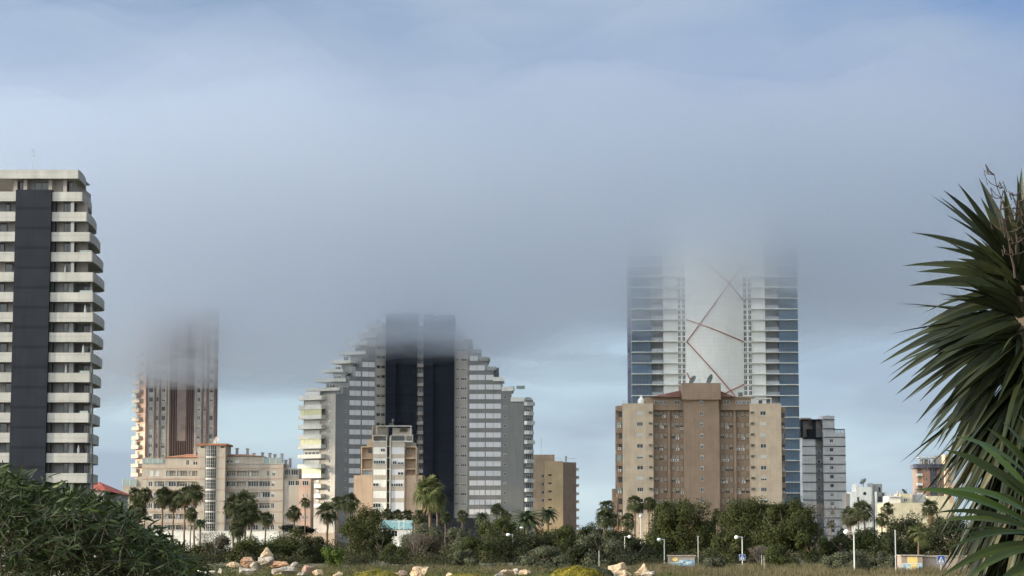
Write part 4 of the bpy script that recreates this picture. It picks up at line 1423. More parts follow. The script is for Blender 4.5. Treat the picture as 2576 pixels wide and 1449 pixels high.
# ------------------------------------------------------------------ 11-13 villas and small blocks at the right
def villas():
    D = 560
    fr = Fr(0, D)
    C = Cv(3100, 1600, 2.17)
    U = lambda v: fr.u(C.x(v), 1280)
    Z = lambda v: fr.z(2180, C.y(v))
    t = thing('villa', at(2180, 1330, D), 'white cubic villa with a round window and a satellite dish on its roof', 'villa'); t.location.z = 0
    mb = MB()
    # wall with a round hole made from a ring of quads
    cu, cz, r = U(665), Z(745), U(680) - U(665)
    u0, u1, z0, z1 = U(606), U(722), Z(830), Z(688)
    n = 24
    for k in range(n):
        a0, a1 = 2 * math.pi * k / n, 2 * math.pi * (k + 1) / n
        def edge(a):
            c, s = math.cos(a), math.sin(a)
            tt = min(((u1 - cu) / c if c > 1e-6 else (u0 - cu) / c if c < -1e-6 else 1e9), ((z1 - cz) / s if s > 1e-6 else (z0 - cz) / s if s < -1e-6 else 1e9))
            return fr.P(cu + c * tt, cz + s * tt)
        ci = lambda a, d=0.0: fr.P(cu + r * math.cos(a), cz + r * math.sin(a), d)
        mb.quad(ci(a0), edge(a0), edge(a1), ci(a1)); mb.quad(ci(a1, -.3), ci(a0, -.3), ci(a0), ci(a1))
    mb.box(fr, u0, u1, z0, z1, 0, -9, skip='f'); mb.box(fr, u0, u1, 0, z0, 0, -9)
    mb.build('wall', M['white'], t)
    mb = MB(); mb.lathe(fr.P(cu, cz, -.32), [(r * 1.02, 0), (r * 1.02, .03)], 24, 0, (fr.N[0], fr.N[1], 0)); mb.build('round_window', M['glass_dark'], t)
    for a, b, y, d0, mt in ((590, 606, 662, 0, 'white'), (722, 735, 655, .2, 'side_grey'), (735, 822, 662, -1.5, 'side_grey'), (552, 588, 728, -.5, 'white'), (520, 552, 745, -3, 'greige'), (748, 766, 730, .5, 'white'), (766, 842, 820, .3, 'white'), (842, 858, 735, .5, 'white')):
        mb = MB(); mb.box(fr, U(a) + .003, U(b), 0, Z(y), d0, d0 - 7); mb.build('wall_block', M[mt], t)
    for a, b, y0, y1 in ((790, 806, 690, 730), (598, 612, 775, 815), (775, 835, 770, 815)):
        window(t, fr, U(a), U(b), Z(y1), Z(y0), 1.4 if a == 790 else -.09, fm='frame_dark')
    for a, y in ((655, 955), (700, 965)): window(t, fr, U(a), U(a + 30), Z(y + 25), Z(y), -.07)
    dish(t, fr.P(U(657), Z(640), -1), 1.0, (-.6, -.4, .6), pole=Z(688))
    # straw coloured terrace house
    D2 = 520; f2 = Fr(0, D2)
    U2 = lambda v: f2.u(C.x(v), 1280)
    Z2 = lambda v: f2.z(2300, C.y(v))
    t2 = thing('house', at(2290, 1330, D2), 'low straw yellow house with a flat roof and rooftop rooms, right of the white villa', 'house'); t2.location.z = 0
    mb = MB(); mb.box(f2, U2(866), U2(1440), 0, Z2(825), 0, -16); mb.build('wall', M['yellow_wall'], t2)
    for a, b, y, d0, mt in ((872, 978, 765, -1, 'white_warm'), (978, 1085, 745, -2, 'yellow_wall'), (1085, 1210, 750, -3, 'side_grey'), (1210, 1400, 765, -2, 'yellow_wall')):
        mb = MB(); mb.box(f2, U2(a) + .003, U2(b), Z2(825), Z2(y), d0, d0 - 8); mb.build('roof_room', M[mt], t2)
    window(t2, f2, U2(885), U2(965), Z2(785), Z2(770), .94, n=6, blind=0)
    window(t2, f2, U2(1005), U2(1040), Z2(815), Z2(785), 1.93)
    dish(t2, f2.P(U2(1030), Z2(725), -4), .8, (.5, -.5, .6), pole=Z2(745))
    mb = MB()
    for v, h in ((962, 1.2), (1000, .8), (905, .7)): mb.box(f2, U2(v), U2(v + 8), Z2(765), Z2(765) + h, -3, -4)
    mb.build('chimney', M['greige'], t2)
    # red brick block with a white pergola
    D3 = 1000; f3 = Fr(0, D3)
    U3 = lambda v: f3.u(C.x(v), 1200)
    Z3 = lambda v: f3.z(2340, C.y(v))
    t3 = thing('apartment_block', at(2340, 1330, D3), 'distant red brick block with a white rooftop pergola, half behind the yucca', 'apartment block'); t3.location.z = 0
    mb = MB(); mb.box(f3, U3(1155), U3(1220), 0, Z3(525), 0, -14); mb.build('brick_wall', M['brick_red'], t3)
    f3b = Fr(U3(1220) + .01, D3 + .01, math.radians(25))
    mb = MB(); mb.box(f3b, 0, 3.8, 0, Z3(525), 0, -12); mb.build('corner_wall', M['slate'], t3)
    mb = MB(); mb.box(f3b, 3.81, 7.6, 0, Z3(525), .05, -12); mb.build('brick_wall', M['brick_red'], t3)
    mb = MB(); mb.box(Fr(0, D3 + 1.5), U3(1118), U3(1155) - .003, 0, Z3(525), 0, -12); mb.build('terrace_wall', M['brown_dark'], t3)
    mb = MB(); mb.box(Fr(0, D3 - 1), U3(1102), U3(1222), Z3(528), Z3(492), 0, -14); mb.box(f3b, -1, 7.9, Z3(528), Z3(492), 1.2, -14); mb.build('cornice', M['slate'], t3)
    for k in range(5):
        z = Z3(590 + 82 * k)
        mb = MB(); mb.box(Fr(0, D3 - .6), U3(1108), U3(1155), z - .25, z + .9, 0, -2); mb.build('balcony', M['white'], t3)
        window(t3, f3, U3(1184), U3(1197), Z3(562 + 72 * k), Z3(538 + 72 * k), -.07, n=1)
        for q in (1.2, 5.0): window(t3, f3b, q, q + 1.2, Z3(562 + 72 * k), Z3(538 + 72 * k), -.09, n=1)
    mb = MB()
    for v in (1132, 1150, 1170, 1210, 1255): mb.box(f3, U3(v), U3(v + 5), Z3(492), Z3(438), -1, -1.6)
    mb.box(f3, U3(1125), U3(1265), Z3(442), Z3(432), -.5, -8); mb.build('pergola', M['white'], t3)
    mb = MB(); mb.box(f3, U3(1160), U3(1240), Z3(492), Z3(450), -4, -8); mb.box(f3, U3(1275), U3(1330), Z3(492), Z3(420), -2, -10); mb.build('roof_room', M['cream'], t3)
    t4 = thing('apartment_block', at(2380, 1330, D3 + 40), 'pale apricot tower just right of the red brick block, mostly behind yucca leaves', 'apartment block'); t4.location.z = 0
    f4 = Fr(0, D3 + 40)
    mb = MB(); mb.block(f4, f4.u(C.x(1350), 1200), f4.u(C.x(1420), 1200), 0, f4.z(2380, C.y(412)), 14); mb.build('wall', M['orange'], t4)
    for k in range(6): window(t4, f4, f4.u(C.x(1372), 1200), f4.u(C.x(1388), 1200), f4.z(2380, C.y(470 + 60 * k)), f4.z(2380, C.y(445 + 60 * k)), -.07, n=1)


villas()


# ------------------------------------------------------------------ walls, huts, the pool house
def low_things():
    D = 575; fr = Fr(0, D)
    t = thing('garden_wall', at(560, 1330, D), 'long pale white wall along the foot of the cream hotel', 'wall'); t.location.z = 0
    a, b = fr.u(330, 1350), fr.u(702, 1350)
    mb = MB(); mb.box(fr, a, b, 0, fr.z(600, 1337), 0, -3); mb.build('wall', M['white'], t)
    mb = MB(); mb.box(fr, a - .1, b + .1, fr.z(600, 1337), fr.z(600, 1337) + .15, .12, -3.1); mb.build('coping', M['white'], t)
    D = 560; fr = Fr(0, D)
    t = thing('fence', at(800, 1330, D), 'reddish slatted fence behind the shrubs below the stepped tower', 'fence'); t.location.z = 0
    a, b = fr.u(755, 1350), fr.u(842, 1350); zt = fr.z(800, 1340)
    mb = MB(); n = 36
    for k in range(n):
        u = a + (b - a) * k / n; mb.box(fr, u + .02, u + (b - a) / n - .03, 0, zt - (.08 if k % 2 else 0), 0, -.08)
    mb.build('slat_panel', M['orange'], t)
    mb = MB()
    for k in range(5): u = a + (b - a) * k / 4; mb.box(fr, u - .12, u + .12, 0, zt + .2, -.1, -.3)
    mb.build('post', M['trunk'], t)
    D = 520; fr = Fr(0, D)
    t = thing('pool_house', at(1000, 1330, D), 'small white building with a turquoise upper wall below the apricot block', 'building'); t.location.z = 0
    mb = MB(); mb.block(fr, fr.u(960, 1330), fr.u(1036, 1330), 0, fr.z(1000, 1331), 8, [(fr.u(985, 1330), fr.u(1000, 1330), fr.z(1000, 1350), fr.z(1000, 1335), .3)]); mb.build('wall', M['white'], t)
    mb = MB(); mb.box(fr, fr.u(958, 1320), fr.u(1038, 1320), fr.z(1000, 1331), fr.z(1000, 1309), .3, -8); mb.build('upper_wall', M['pool_blue'], t)
    window(t, fr, fr.u(985, 1330), fr.u(1000, 1330), fr.z(1000, 1350), fr.z(1000, 1335), .3)
    # bare white climbing frame
    c = at(1010, 1330, D - 10)
    mb = MB(); zt = at(1010, 1309, D - 10).z
    for dx in (-.5, .5):
        for dy in (-.5, .5): mb.tube([(c.x + dx, c.y + dy, 0), (c.x + dx * 1.2, c.y + dy, zt)], .07, 5)
    for k in range(6): mb.tube([(c.x - .55, c.y, 1 + k), (c.x + .55, c.y - .4, 1.7 + k)], .05, 4)
    for k in range(7):
        a = k * .9; mb.tube([(c.x, c.y, zt - .3), (c.x + 1.6 * math.cos(a), c.y, zt + .4 * math.sin(a * 2)), (c.x + 2.6 * math.cos(a), c.y, zt - .5)], .05, 4)
    tag(mb.build('lattice_mast', M['frame_white']), 'thin white lattice mast in front of the turquoise wall', 'mast')
    D = 330
    for k, (px, py, w) in enumerate(((1003, 1383, 9),)):
        c = at(px, py, 400)
        mb = MB(); mb.lathe((c.x, c.y, 0), [(.06, 0), (.05, c.z), (.35, c.z - .3), (.03, c.z + 1.6)], 8)
        tag(mb.build('parasol', M['white']), 'folded white parasol between the dark pine and the brown shrub', 'parasol')


low_things()


def hut(name, px0, px1, px2, pyt, D, label, deco):
    fr = Fr(0, D)
    t = thing('utility_hut', at((px0 + px1) / 2, 1440, D), label, 'utility hut'); t.location.z = gz(t.location.x, D) - .1
    z0 = t.location.z; zt = fr.z(px0, pyt)
    u0, u1 = fr.u(px0, 1420), fr.u(px1, 1420)
    mb = MB(); mb.box(fr, u0, u1, z0, zt - .14, 0, -3.2); mb.build('wall', M['hut'], t)
    mb = MB(); mb.box(fr, u0 - .15, u1 + .15, zt - .14, zt, .18, -3.4); mb.build('roof', M['rock_grey'], t)
    if px2:
        mb = MB(); u2 = fr.u(px2, 1420); mb.box(Fr(0, D + .8), u1 + .003, u2, z0, zt - .25, 0, -2); mb.build('rear_wall', M['hut'], t)
        mb = MB(); mb.box(Fr(0, D + .8), u1 + .16, u2 + .1, zt - .25, zt - .1, .15, -2.2); mb.build('rear_roof', M['rock_grey'], t)
    deco(t, fr, u0, u1, z0, zt - .14)
    return t


def blob(mb, fr, cu, cz, ru, rz, d, m, seed, k=18, th=.012):
    r = random.Random(seed)
    ra = [r.uniform(.78, 1.15) for _ in range(k)]
    pts = [fr.P(cu + ru * ra[i] * math.cos(2 * math.pi * i / k), cz + rz * ra[i] * math.sin(2 * math.pi * i / k), d) for i in range(k)]
    bk = [fr.P(cu + ru * ra[i] * math.cos(2 * math.pi * i / k), cz + rz * ra[i] * math.sin(2 * math.pi * i / k), d - th + .001) for i in range(k)]
    mb.poly(pts, m)
    for i in range(k): j = (i + 1) % k; mb.quad(bk[i], bk[j], pts[j], pts[i], m)


def deco1(t, fr, u0, u1, z0, z1):
    mb = MB(); w = u1 - u0; h = z1 - z0
    mb.box(fr, u0 + w * .4, u1 - .04, z0, z1 - .25 * h, .012, .002, 0)
    mb.box(fr, u0 + .03, u0 + w * .4 - .003, z0, z1 - .45 * h, .012, .002, 1)
    blob(mb, fr, u0 + w * .22, z1 - .22 * h, w * .12, h * .16, .02, 2, 3); blob(mb, fr, u0 + w * .5, z1 - .42 * h, w * .14, h * .12, .025, 3, 4)
    blob(mb, fr, u0 + w * .7, z1 - .5 * h, w * .16, h * .14, .025, 3, 6)
    mb.build('graffiti', [M['paint_blue'], M['paint_sky'], M['paint_yellow'], M['paint_sky']], t)


def deco2(t, fr, u0, u1, z0, z1):
    mb = MB(); w = u1 - u0; h = z1 - z0
    zl = z1 - 1.0
    mb.box(fr, u0 + w * .28, u1 - w * .24, zl + .12, z1 - .05, .012, .002, 2)
    mb.box(fr, u0 + .02, u0 + w * .44 - .003, z0, zl, .012, .002, 0)
    mb.box(fr, u0 + w * .44, u0 + w * .74 - .003, z0, zl, .012, .002, 1)
    mb.box(fr, u0 + w * .74, u1 - .02, z0, zl, .012, .002, 0)
    blob(mb, fr, u0 + w * .32, zl - .75, w * .11, .42, .024, 3, 5)
    blob(mb, fr, u0 + w * .14, zl - .5, w * .06, .35, .024, 4, 7); blob(mb, fr, u0 + w * .86, zl - .6, w * .05, .3, .024, 4, 8)
    for k in range(5): mb.tube([fr.P(u0 + w * (.50 + .045 * k), zl - .3 - .1 * (k % 2), .02), fr.P(u0 + w * (.53 + .04 * k), zl - .8, .02), fr.P(u0 + w * (.5 + .05 * k), zl - 1.2, .02)], .02, 4, 5)
    for k in range(4): mb.tube([fr.P(u0 + w * (.30 + .02 * k), zl - .45 - .12 * k, .03), fr.P(u0 + w * (.36), zl - .55 - .1 * k, .03)], .02, 4, 4)
    mb.build('mural', [M['paint_sky'], M['paint_yellow'], M['paint_yellow'], M['paint_white'], M['paint_blue'], M['orange']], t)
    mb = MB(); mb.box(fr, u0 + .05, u1 - .05, zl + .003, zl + .1, .03, .002); mb.build('ledge', M['white'], t)


hut('utility_hut', 1684, 1748, None, 1397, 330, 'small flat-roofed hut with faded blue graffiti and a yellow patch', deco1)
hut('utility_hut', 2268, 2321, 2436, 1396, 280, 'small hut with a yellow and light blue mural on its front, near the yucca', deco2)


# ------------------------------------------------------------------ street lamps, poles, signs
def lamp(px, py_top, D, side, label, grp='white ball street lamps', r=.33, globe=True):
    c = at(px, py_top, D)
    hx = px + side * 0
    x, y, zt = c.x, c.y, c.z
    z0 = gz(x, y) - .1
    t = thing('street_lamp', (x, y, z0), label, 'street lamp', grp)
    mb = MB(); mb.lathe((x, y, z0), [(.13, 0), (.13, .5), (.085, .6), (.065, zt - z0)], 8); mb.build('pole', M['metal_pale'], t)
    arm = .85 * side
    mb = MB(); mb.tube([(x, y, zt - .12), (x + arm * .5, y, zt - .02), (x + arm, y, zt - .02)], .045, 6); mb.build('arm', M['metal_pale'], t)
    mb = MB(); k = r
    mb.lathe((x + arm * 1.05, y, zt - .28), [(.05, -.12 * k / .33), (k * .8, 0), (k, .16), (k * .92, .30), (k * .6, .42), (k * .15, .47)], 14)
    mb.build('lamp_shade', M['lamp_white'], t, smooth=True)
    return t


M['metal_pale'] = flat('pale_painted_metal', (.55, .56, .55), .5)
lamp(1867, 1350, 345, -1, 'white street lamp whose pole also carries the blue crossing sign')
lamp(2148, 1336, 258, -1, 'tallest white street lamp, standing alone left of the muralled hut')
lamp(1671, 1356, 365, -1, 'white street lamp just left of the blue graffiti hut')
lamp(1569, 1359, 440, -1, 'shorter of the two white lamps side by side, its globe turned left')
lamp(1571.5, 1349, 415, 1, 'taller of the two white lamps side by side, its globe turned right')
lamp(1290, 1344, 420, -1, 'nearer of the two white lamps among the shrubs in front of the stepped tower', r=.42)
lamp(1301, 1327, 455, 1, 'farther of the two white lamps among the shrubs in front of the stepped tower', r=.42)
c = at(1612, 1302, 420)
t = thing('street_lamp', (c.x, c.y, 0), 'tall white post-top lamp between two palms at the foot of the brown block', 'street lamp')
mb = MB(); mb.lathe((c.x, c.y, 0), [(.14, 0), (.1, 1), (.07, c.z)], 8); mb.build('pole', M['metal_pale'], t)
mb = MB(); mb.lathe((c.x, c.y, c.z), [(.08, 0), (.3, .1), (.34, .32), (.25, .52), (.05, .6)], 12); mb.build('lamp_shade', M['metal_pale'], t, smooth=True)
for px, py, D, lab, r in ((1756, 1349, 335, 'bare grey pole at the right end of the blue graffiti hut', .07), (2252, 1333, 255, 'bare pale pole left of the muralled hut', .075), (1554, 1250, 470, 'tall thin dark mast beside the left edge of the brown block', .17),
                          (1916, 1396, 300, 'short pale post in the dry grass, left one of a close pair', .04), (1922, 1398, 296, 'short pale post in the dry grass, right one of a close pair', .04), (1507, 1385, 300, 'short pale post at the edge of the dark olive shrubs', .05)):
    c = at(px, py, D)
    mb = MB(); z0 = gz(c.x, c.y) - .1
    mb.lathe((c.x, c.y, z0), [(r * 1.3, 0), (r, .4), (r * .9, c.z - z0)], 8)
    if px == 1756: mb.tube([(c.x - .25, c.y, c.z), (c.x + .25, c.y, c.z)], .04, 5)
    tag(mb.build('post', M['metal'] if r < .1 else M['bark']), lab, 'post')


def crossing_sign(px, py, D, size, pole, label):
    c = at(px, py, D)
    fr = Fr(c.x, D - .12)
    h = size / 2; z = c.z
    z0 = gz(c.x, D) - .1
    t = thing('crossing_sign', (c.x, D, z0), label, 'road sign', 'blue crossing signs')
    mb = MB(); mb.box(fr, -h, h, z - h, z + h, 0, -.03, 0); mb.box(fr, -h * .94, h * .94, z - h * .94, z + h * .94, .004, .001, 1)
    mb.poly([fr.P(-h * .74, z - h * .62, .009), fr.P(h * .74, z - h * .62, .009), fr.P(0, z + h * .78, .009)], 0)
    f = lambda pts, w: mb.tube([fr.P(a * h, z + b * h, .016) for a, b in pts], w * h, 5, 2)
    mb.lathe(fr.P(0.02 * h, z + .36 * h, .014), [(.09 * h, 0), (.09 * h, .006)], 10, 2, (0, -1, 0))
    f([(0, .26), (-.02, -.08)], .085); f([(-.02, -.08), (.16, -.3), (.2, -.54)], .05); f([(-.02, -.08), (-.12, -.3), (-.26, -.54)], .05)
    f([(0, .2), (.16, .02)], .035); f([(0, .2), (-.15, .04)], .035)
    for q in (-.48, -.24, 0, .24, .48): mb.box(fr, (q - .07) * h, (q + .07) * h, z - h * .86, z - h * .7, .012, .0045, 0)
    mb.build('sign_panel', [M['frame_white'], M['sign_blue'], M['slot_dark']], t)
    if pole:
        mb = MB(); mb.lathe((c.x, D, z0), [(.04, 0), (.04, z + h - z0)], 8); mb.build('pole', M['metal_pale'], t)
    return t


crossing_sign(1867, 1402, 344.8, .95, False, 'blue crossing sign fixed on a street lamp pole')
crossing_sign(2367, 1408, 270, 1.0, True, 'blue crossing sign on its own pole in front of the muralled hut')


# ------------------------------------------------------------------ vegetation
def leaf_object(name, pts, nrm, sz, aspect, mat, parent, rng, bend=0.0, jitter=0.5):
    """many small leaf-shaped faces: pts (n,3) positions, nrm (n,3) preferred normals"""
    n = len(pts)
    r = rng.normal(size=(n, 3)); nv = nrm + r * jitter
    nv /= np.linalg.norm(nv, axis=1, keepdims=True) + 1e-9
    a = rng.normal(size=(n, 3)); a -= nv * (a * nv).sum(1, keepdims=True); a /= np.linalg.norm(a, axis=1, keepdims=True) + 1e-9
    b = np.cross(nv, a)
    s = (sz * rng.uniform(.6, 1.4, n))[:, None]
    A = pts - a * s; B = pts + b * s * aspect; C_ = pts + a * s; D_ = pts - b * s * aspect
    v = np.stack([A, B, C_, D_], 1).reshape(-1, 3)
    org = np.array(parent.location) if parent is not None else np.zeros(3)
    v = v - org
    me = bpy.data.meshes.new(name)
    me.vertices.add(4 * n); me.vertices.foreach_set('co', v.astype(np.float32).ravel())
    me.loops.add(4 * n); me.loops.foreach_set('vertex_index', np.arange(4 * n, dtype=np.int32))
    me.polygons.add(n); me.polygons.foreach_set('loop_start', np.arange(0, 4 * n, 4, dtype=np.int32))
    me.polygons.foreach_set('loop_total', np.full(n, 4, dtype=np.int32))
    me.materials.append(mat); me.update(); me.validate()
    o = bpy.data.objects.new(name, me); W.collection.objects.link(o)
    if parent is not None: o.parent = parent
    return o


def lobes_cloud(rng, cen, rad, nl, n, lob=.42, bottom=.35, upper=1.0, pine=False):
    """points spread through overlapping lobes that fill an ellipsoid"""
    d = rng.normal(size=(nl, 3)); d /= np.linalg.norm(d, axis=1, keepdims=True)
    q = rng.uniform(.35, 1, nl)[:, None] ** .6
    low = (d[:, 2] < .1)[:, None]
    d = np.where(low, d * np.array([1.18, 1.18, 1.0]), d)
    c = cen + d * q * rad * (1 - lob * .55)
    if pine: c[:, 2] += rad[2] * .10
    lr = rng.uniform(.6, 1.2, nl)[:, None] * lob * rad * 1.08
    k = rng.integers(0, nl, n)
    e = rng.normal(size=(n, 3)); e /= np.linalg.norm(e, axis=1, keepdims=True)
    rr = rng.uniform(0, 1, n)[:, None] ** .35
    ruff = 1 + .13 * rng.normal(size=(n, 1)) * (rr > .8)
    p = c[k] + e * rr * lr[k] * ruff
    nm = e * np.array([1, 1, 1.0]) + np.array([0, 0, .35])
    return p, nm


def tree(name, px, half, pyt, pyb, D, mat, label, cat='tree', nl=22, n=9000, leaf=.30, lob=.42, trunk=True, group=None, seed=None, aspect=.45, depth=.8, zb=None):
    rng = np.random.default_rng(seed if seed is not None else int(px * 7 + pyt))
    top = at(px, pyt, D); bot = at(px, pyb, D)
    g0 = gz(top.x, D)
    hz = (top.z - bot.z) / 2
    zc = (top.z + bot.z) / 2
    rx = half * D / F
    t = thing(name, (top.x, D, g0), label, cat, group)
    p, nm = lobes_cloud(rng, np.array([top.x, D, zc]), np.array([rx, rx * depth, hz]), nl, n, lob, pine=name in ('pine', 'conifer'))
    keep = p[:, 2] > g0 + .05
    leaf_object('crown', p[keep], nm[keep], leaf, aspect, M[mat], t, rng)
    if trunk:
        mb = MB(); r0 = max(.06, rx * .07)
        r = random.Random(int(px))
        zt = zc + hz * .3
        mb.tube([(top.x, D, g0 - .1), (top.x + r.uniform(-.2, .2), D, (g0 + zc) / 2), (top.x + r.uniform(-.3, .3), D, zt)], [r0, r0 * .75, r0 * .3], 7)
        for k in range(5):
            a = k * 1.26 + r.random(); zz = g0 + (zc - g0) * r.uniform(.5, 1)
            mb.tube([(top.x, D, zz), (top.x + rx * .4 * math.cos(a), D + rx * .35 * math.sin(a), zz + hz * .4), (top.x + rx * .7 * math.cos(a), D + rx * .6 * math.sin(a), zz + hz * .8)], [r0 * .5, r0 * .3, r0 * .1], 5)
        mb.build('trunk' if name in ('pine', 'conifer', 'broadleaf_tree') else 'stems', M['bark'], t)
    return t


def fan_palm(px, py, D, cr, label, group='fan palms', seed=0, skirt=.5, lean=0.0, mat='palm', dens=1.0):
    """cr: crown radius in frame units"""
    r = random.Random(int(px * 13 + py * 7 + seed))
    c = at(px, py, D); R = cr * D / F
    g0 = gz(c.x, D)
    x0 = c.x - lean
    t = thing('fan_palm', (x0, D, g0), label, 'palm tree', group)
    mb = MB(); tr = max(.14, R * .10)
    H = c.z - g0
    pts = [(x0 + lean * (k / 6) ** 1.5 + .05 * math.sin(k * 2), D, g0 - .1 + (H) * k / 6) for k in range(7)]
    mb.tube(pts, [tr * 1.5, tr * 1.15, tr, tr * .95, tr * .95, tr, tr * 1.1], 8)
    mb.build('trunk', M['trunk'], t)
    C0 = Vector((c.x, D, c.z))

    def fan(mb, base, dirv, size, nseg=11, spread=2.0, droop=.35):
        dirv = dirv.normalized()
        side = dirv.cross(Vector((0, 0, 1)))
        side = side.normalized() if side.length > .05 else Vector((1, 0, 0))
        roll = r.uniform(-.7, .7)
        up = side.cross(dirv)
        side, up = side * math.cos(roll) + up * math.sin(roll), up * math.cos(roll) - side * math.sin(roll)
        pet = size * .55
        hub = base + dirv * pet - Vector((0, 0, .05 * size))
        mb.tube([base, hub], [.035, .02], 3, cap=False)
        for k in range(nseg):
            a = (k / (nseg - 1) - .5) * spread
            d = dirv * math.cos(a) + side * math.sin(a)
            L = size * (.72 + .28 * math.cos(a)) * r.uniform(.9, 1.1)
            m_ = hub + d * L * .62 - Vector((0, 0, droop * .12 * L)) + up * .03
            tip = hub + d * L - Vector((0, 0, droop * L * r.uniform(.5, 1.2)))
            w = side * math.cos(a) - dirv * math.sin(a)
            ww = L * spread / nseg * .62
            i = len(mb.v)
            mb.v += [tuple(hub), tuple(m_ - w * ww * .5), tuple(tip), tuple(m_ + w * ww * .5)]
            mb.f.append((i, i + 1, i + 2, i + 3)); mb.m.append(0)
    mb = MB()
    nf = int(46 * dens)
    for k in range(nf):
        a = k * 2.399963; f_ = (k + .5) / nf
        el = math.radians(82 - 128 * f_ ** .85)
        d = Vector((math.cos(a) * math.cos(el), math.sin(a) * math.cos(el), math.sin(el)))
        fan(mb, C0 + d * .12, d, R * r.uniform(.48, .92), droop=.3 + .6 * f_)
    mb.build('crown', M[mat], t)
    if skirt > 0:
        mb = MB()
        for k in range(int(26 * max(.5, skirt))):
            a = k * 2.4; zz = -r.uniform(.1, 1.0) * R * skirt * 1.6
            el = math.radians(r.uniform(-82, -58))
            d = Vector((math.cos(a) * math.cos(el), math.sin(a) * math.cos(el), math.sin(el)))
            fan(mb, C0 + Vector((math.cos(a) * tr, math.sin(a) * tr, zz * .6)), d, R * .5, 7, 1.1, .2)
        mb.build('dead_skirt', M['skirt'], t)
    return t


def date_palm(px, py, D, cr, label, group='date palms', nf=44):
    r = random.Random(int(px * 3 + py)); c = at(px, py, D); R = cr * D / F
    g0 = gz(c.x, D)
    t = thing('date_palm', (c.x, D, g0), label, 'palm tree', group)
    mb = MB(); tr = max(.2, R * .09)
    mb.lathe((c.x, D, g0), [(tr * 1.5, -.1), (tr, (c.z - g0) * .5), (tr * 1.15, (c.z - g0))], 9); mb.build('trunk', M['trunk'], t)
    mb = MB(); C0 = Vector((c.x, D, c.z))
    for k in range(nf):
        a = k * 2.399963; f_ = k / nf; el = math.radians(80 - 95 * f_)
        L = R * r.uniform(1.1, 1.3)
        hd = Vector((math.cos(a), math.sin(a), 0)); p = C0.copy(); e_ = el; pts = [p.copy()]
        for s in range(8):
            p = p + (hd * math.cos(e_) + Vector((0, 0, math.sin(e_)))) * L / 8; e_ -= .21; pts.append(p.copy())
        mb.tube(pts, [.04 - .004 * i for i in range(9)], 3, cap=False)
        sd = Vector((-hd.y, hd.x, 0))
        for s in range(2, 30):
            f2 = s / 30; q = f2 * 8; i = min(7, int(q)); b = pts[i].lerp(pts[i + 1], q - i); tg = (pts[i + 1] - pts[i]).normalized()
            ll = R * .30 * math.sin(math.pi * min(1, .18 + f2 * .8)) + .04
            for s2 in (-1, 1):
                d = (sd * s2 * .8 + tg * .7 - Vector((0, 0, .35))).normalized()
                w = tg * .05 * R
                i0 = len(mb.v); mb.v += [tuple(b - w * .5), tuple(b + w * .5), tuple(b + d * ll)]
                mb.f.append((i0, i0 + 1, i0 + 2)); mb.m.append(0)
    mb.build('crown', M['palm_date'], t)
    return t


g = 'fan palms in front of the cream hotel'
for a in ((340, 1246, 520, 21, 'small fan palm left of the hotel wall end, its crown overlapped from the right', g),
          (365, 1243, 515, 20, 'fan palm with a round crown, second in the row in front of the cream hotel', g),
          (347, 1279, 505, 24, 'low dark fan palm under the two leftmost palms of the hotel', g),
          (409, 1248, 510, 24, 'fan palm in front of the lower left windows of the hotel', g),
          (436, 1254, 520, 24, 'fan palm with a thick skirt in the middle of the hotel palm clump', g),
          (465, 1243, 500, 26, 'fan palm just left of the tallest palm beside the stair tower', g),
          (490, 1237, 495, 24, 'tallest slender fan palm, left of the glazed stair tower of the hotel', g),
          (480, 1292, 480, 16, 'short young fan palm at the foot of the stair tower', g)):
    fan_palm(*a, skirt=.8)
g = 'fan palms at the right end of the cream hotel'
for a in ((588, 1268, 500, 25, 'fan palm just right of the stair tower, lowest of three crowns', g),
          (618, 1262, 495, 29, 'broad fan palm, biggest crown right of the stair tower', g),
          (604, 1297, 480, 26, 'fan palm hanging low between the two larger crowns right of the stair tower', g),
          (632, 1290, 485, 24, 'fan palm with dead fronds just above the white wall', g),
          (668, 1303, 510, 19, 'small ragged fan palm in front of the white wall', g),
          (598, 1330, 470, 20, 'bushy young fan palm with its crown at wall height', g),
          (740, 1290, 520, 19, 'fan palm with drooping fronds left of the slim palm', g)):
    fan_palm(*a, skirt=.6)
fan_palm(768, 1263, 520, 13, 'slim lone fan palm with a bare straight trunk before the stepped tower', skirt=.15, seed=1)
fan_palm(824, 1288, 510, 26, 'broad fan palm in front of the lower balconies of the stepped tower', skirt=.5)
fan_palm(849, 1263, 530, 18, 'small crowned fan palm, left one of the pair beside the apricot block', skirt=.3)
fan_palm(880, 1263, 525, 24, 'larger fan palm, right one of the pair beside the apricot block', skirt=.4)
fan_palm(1080, 1232, 500, 38, 'big pale green fan palm with a shaggy trunk in front of the dark panel', skirt=.9, dens=1.3, mat='palm_big', lean=-.3)
fan_palm(1100, 1262, 515, 22, 'thin trunked fan palm leaning out behind the big pale palm', skirt=.2, mat='palm_big')
for a in ((974, 1292, 560, 15, 'small fan palm at the left end of the row above the turquoise wall'), (998, 1296, 560, 15, 'middle one of three small fan palms above the turquoise wall'), (1024, 1297, 560, 16, 'small fan palm at the right end of the row above the turquoise wall'),
          (1054, 1300, 520, 20, 'low fan palm at the foot of the big pale palm'), (1163, 1297, 540, 15, 'small fan palm right of the dark panel of the stepped tower'),
          (1250, 1279, 520, 15, 'fan palm with a compact crown in front of the white shutters'), (1271, 1297, 525, 15, 'small fan palm just right of and below the compact crowned one'),
          (1120, 1300, 560, 14, 'small dark fan palm before the dark podium')):
    fan_palm(*a, skirt=.2)
date_palm(1326, 1312, 500, 44, 'wide date palm with long arching fronds left of the tan block')
date_palm(1379, 1296, 510, 27, 'smaller date palm standing before the tan block')
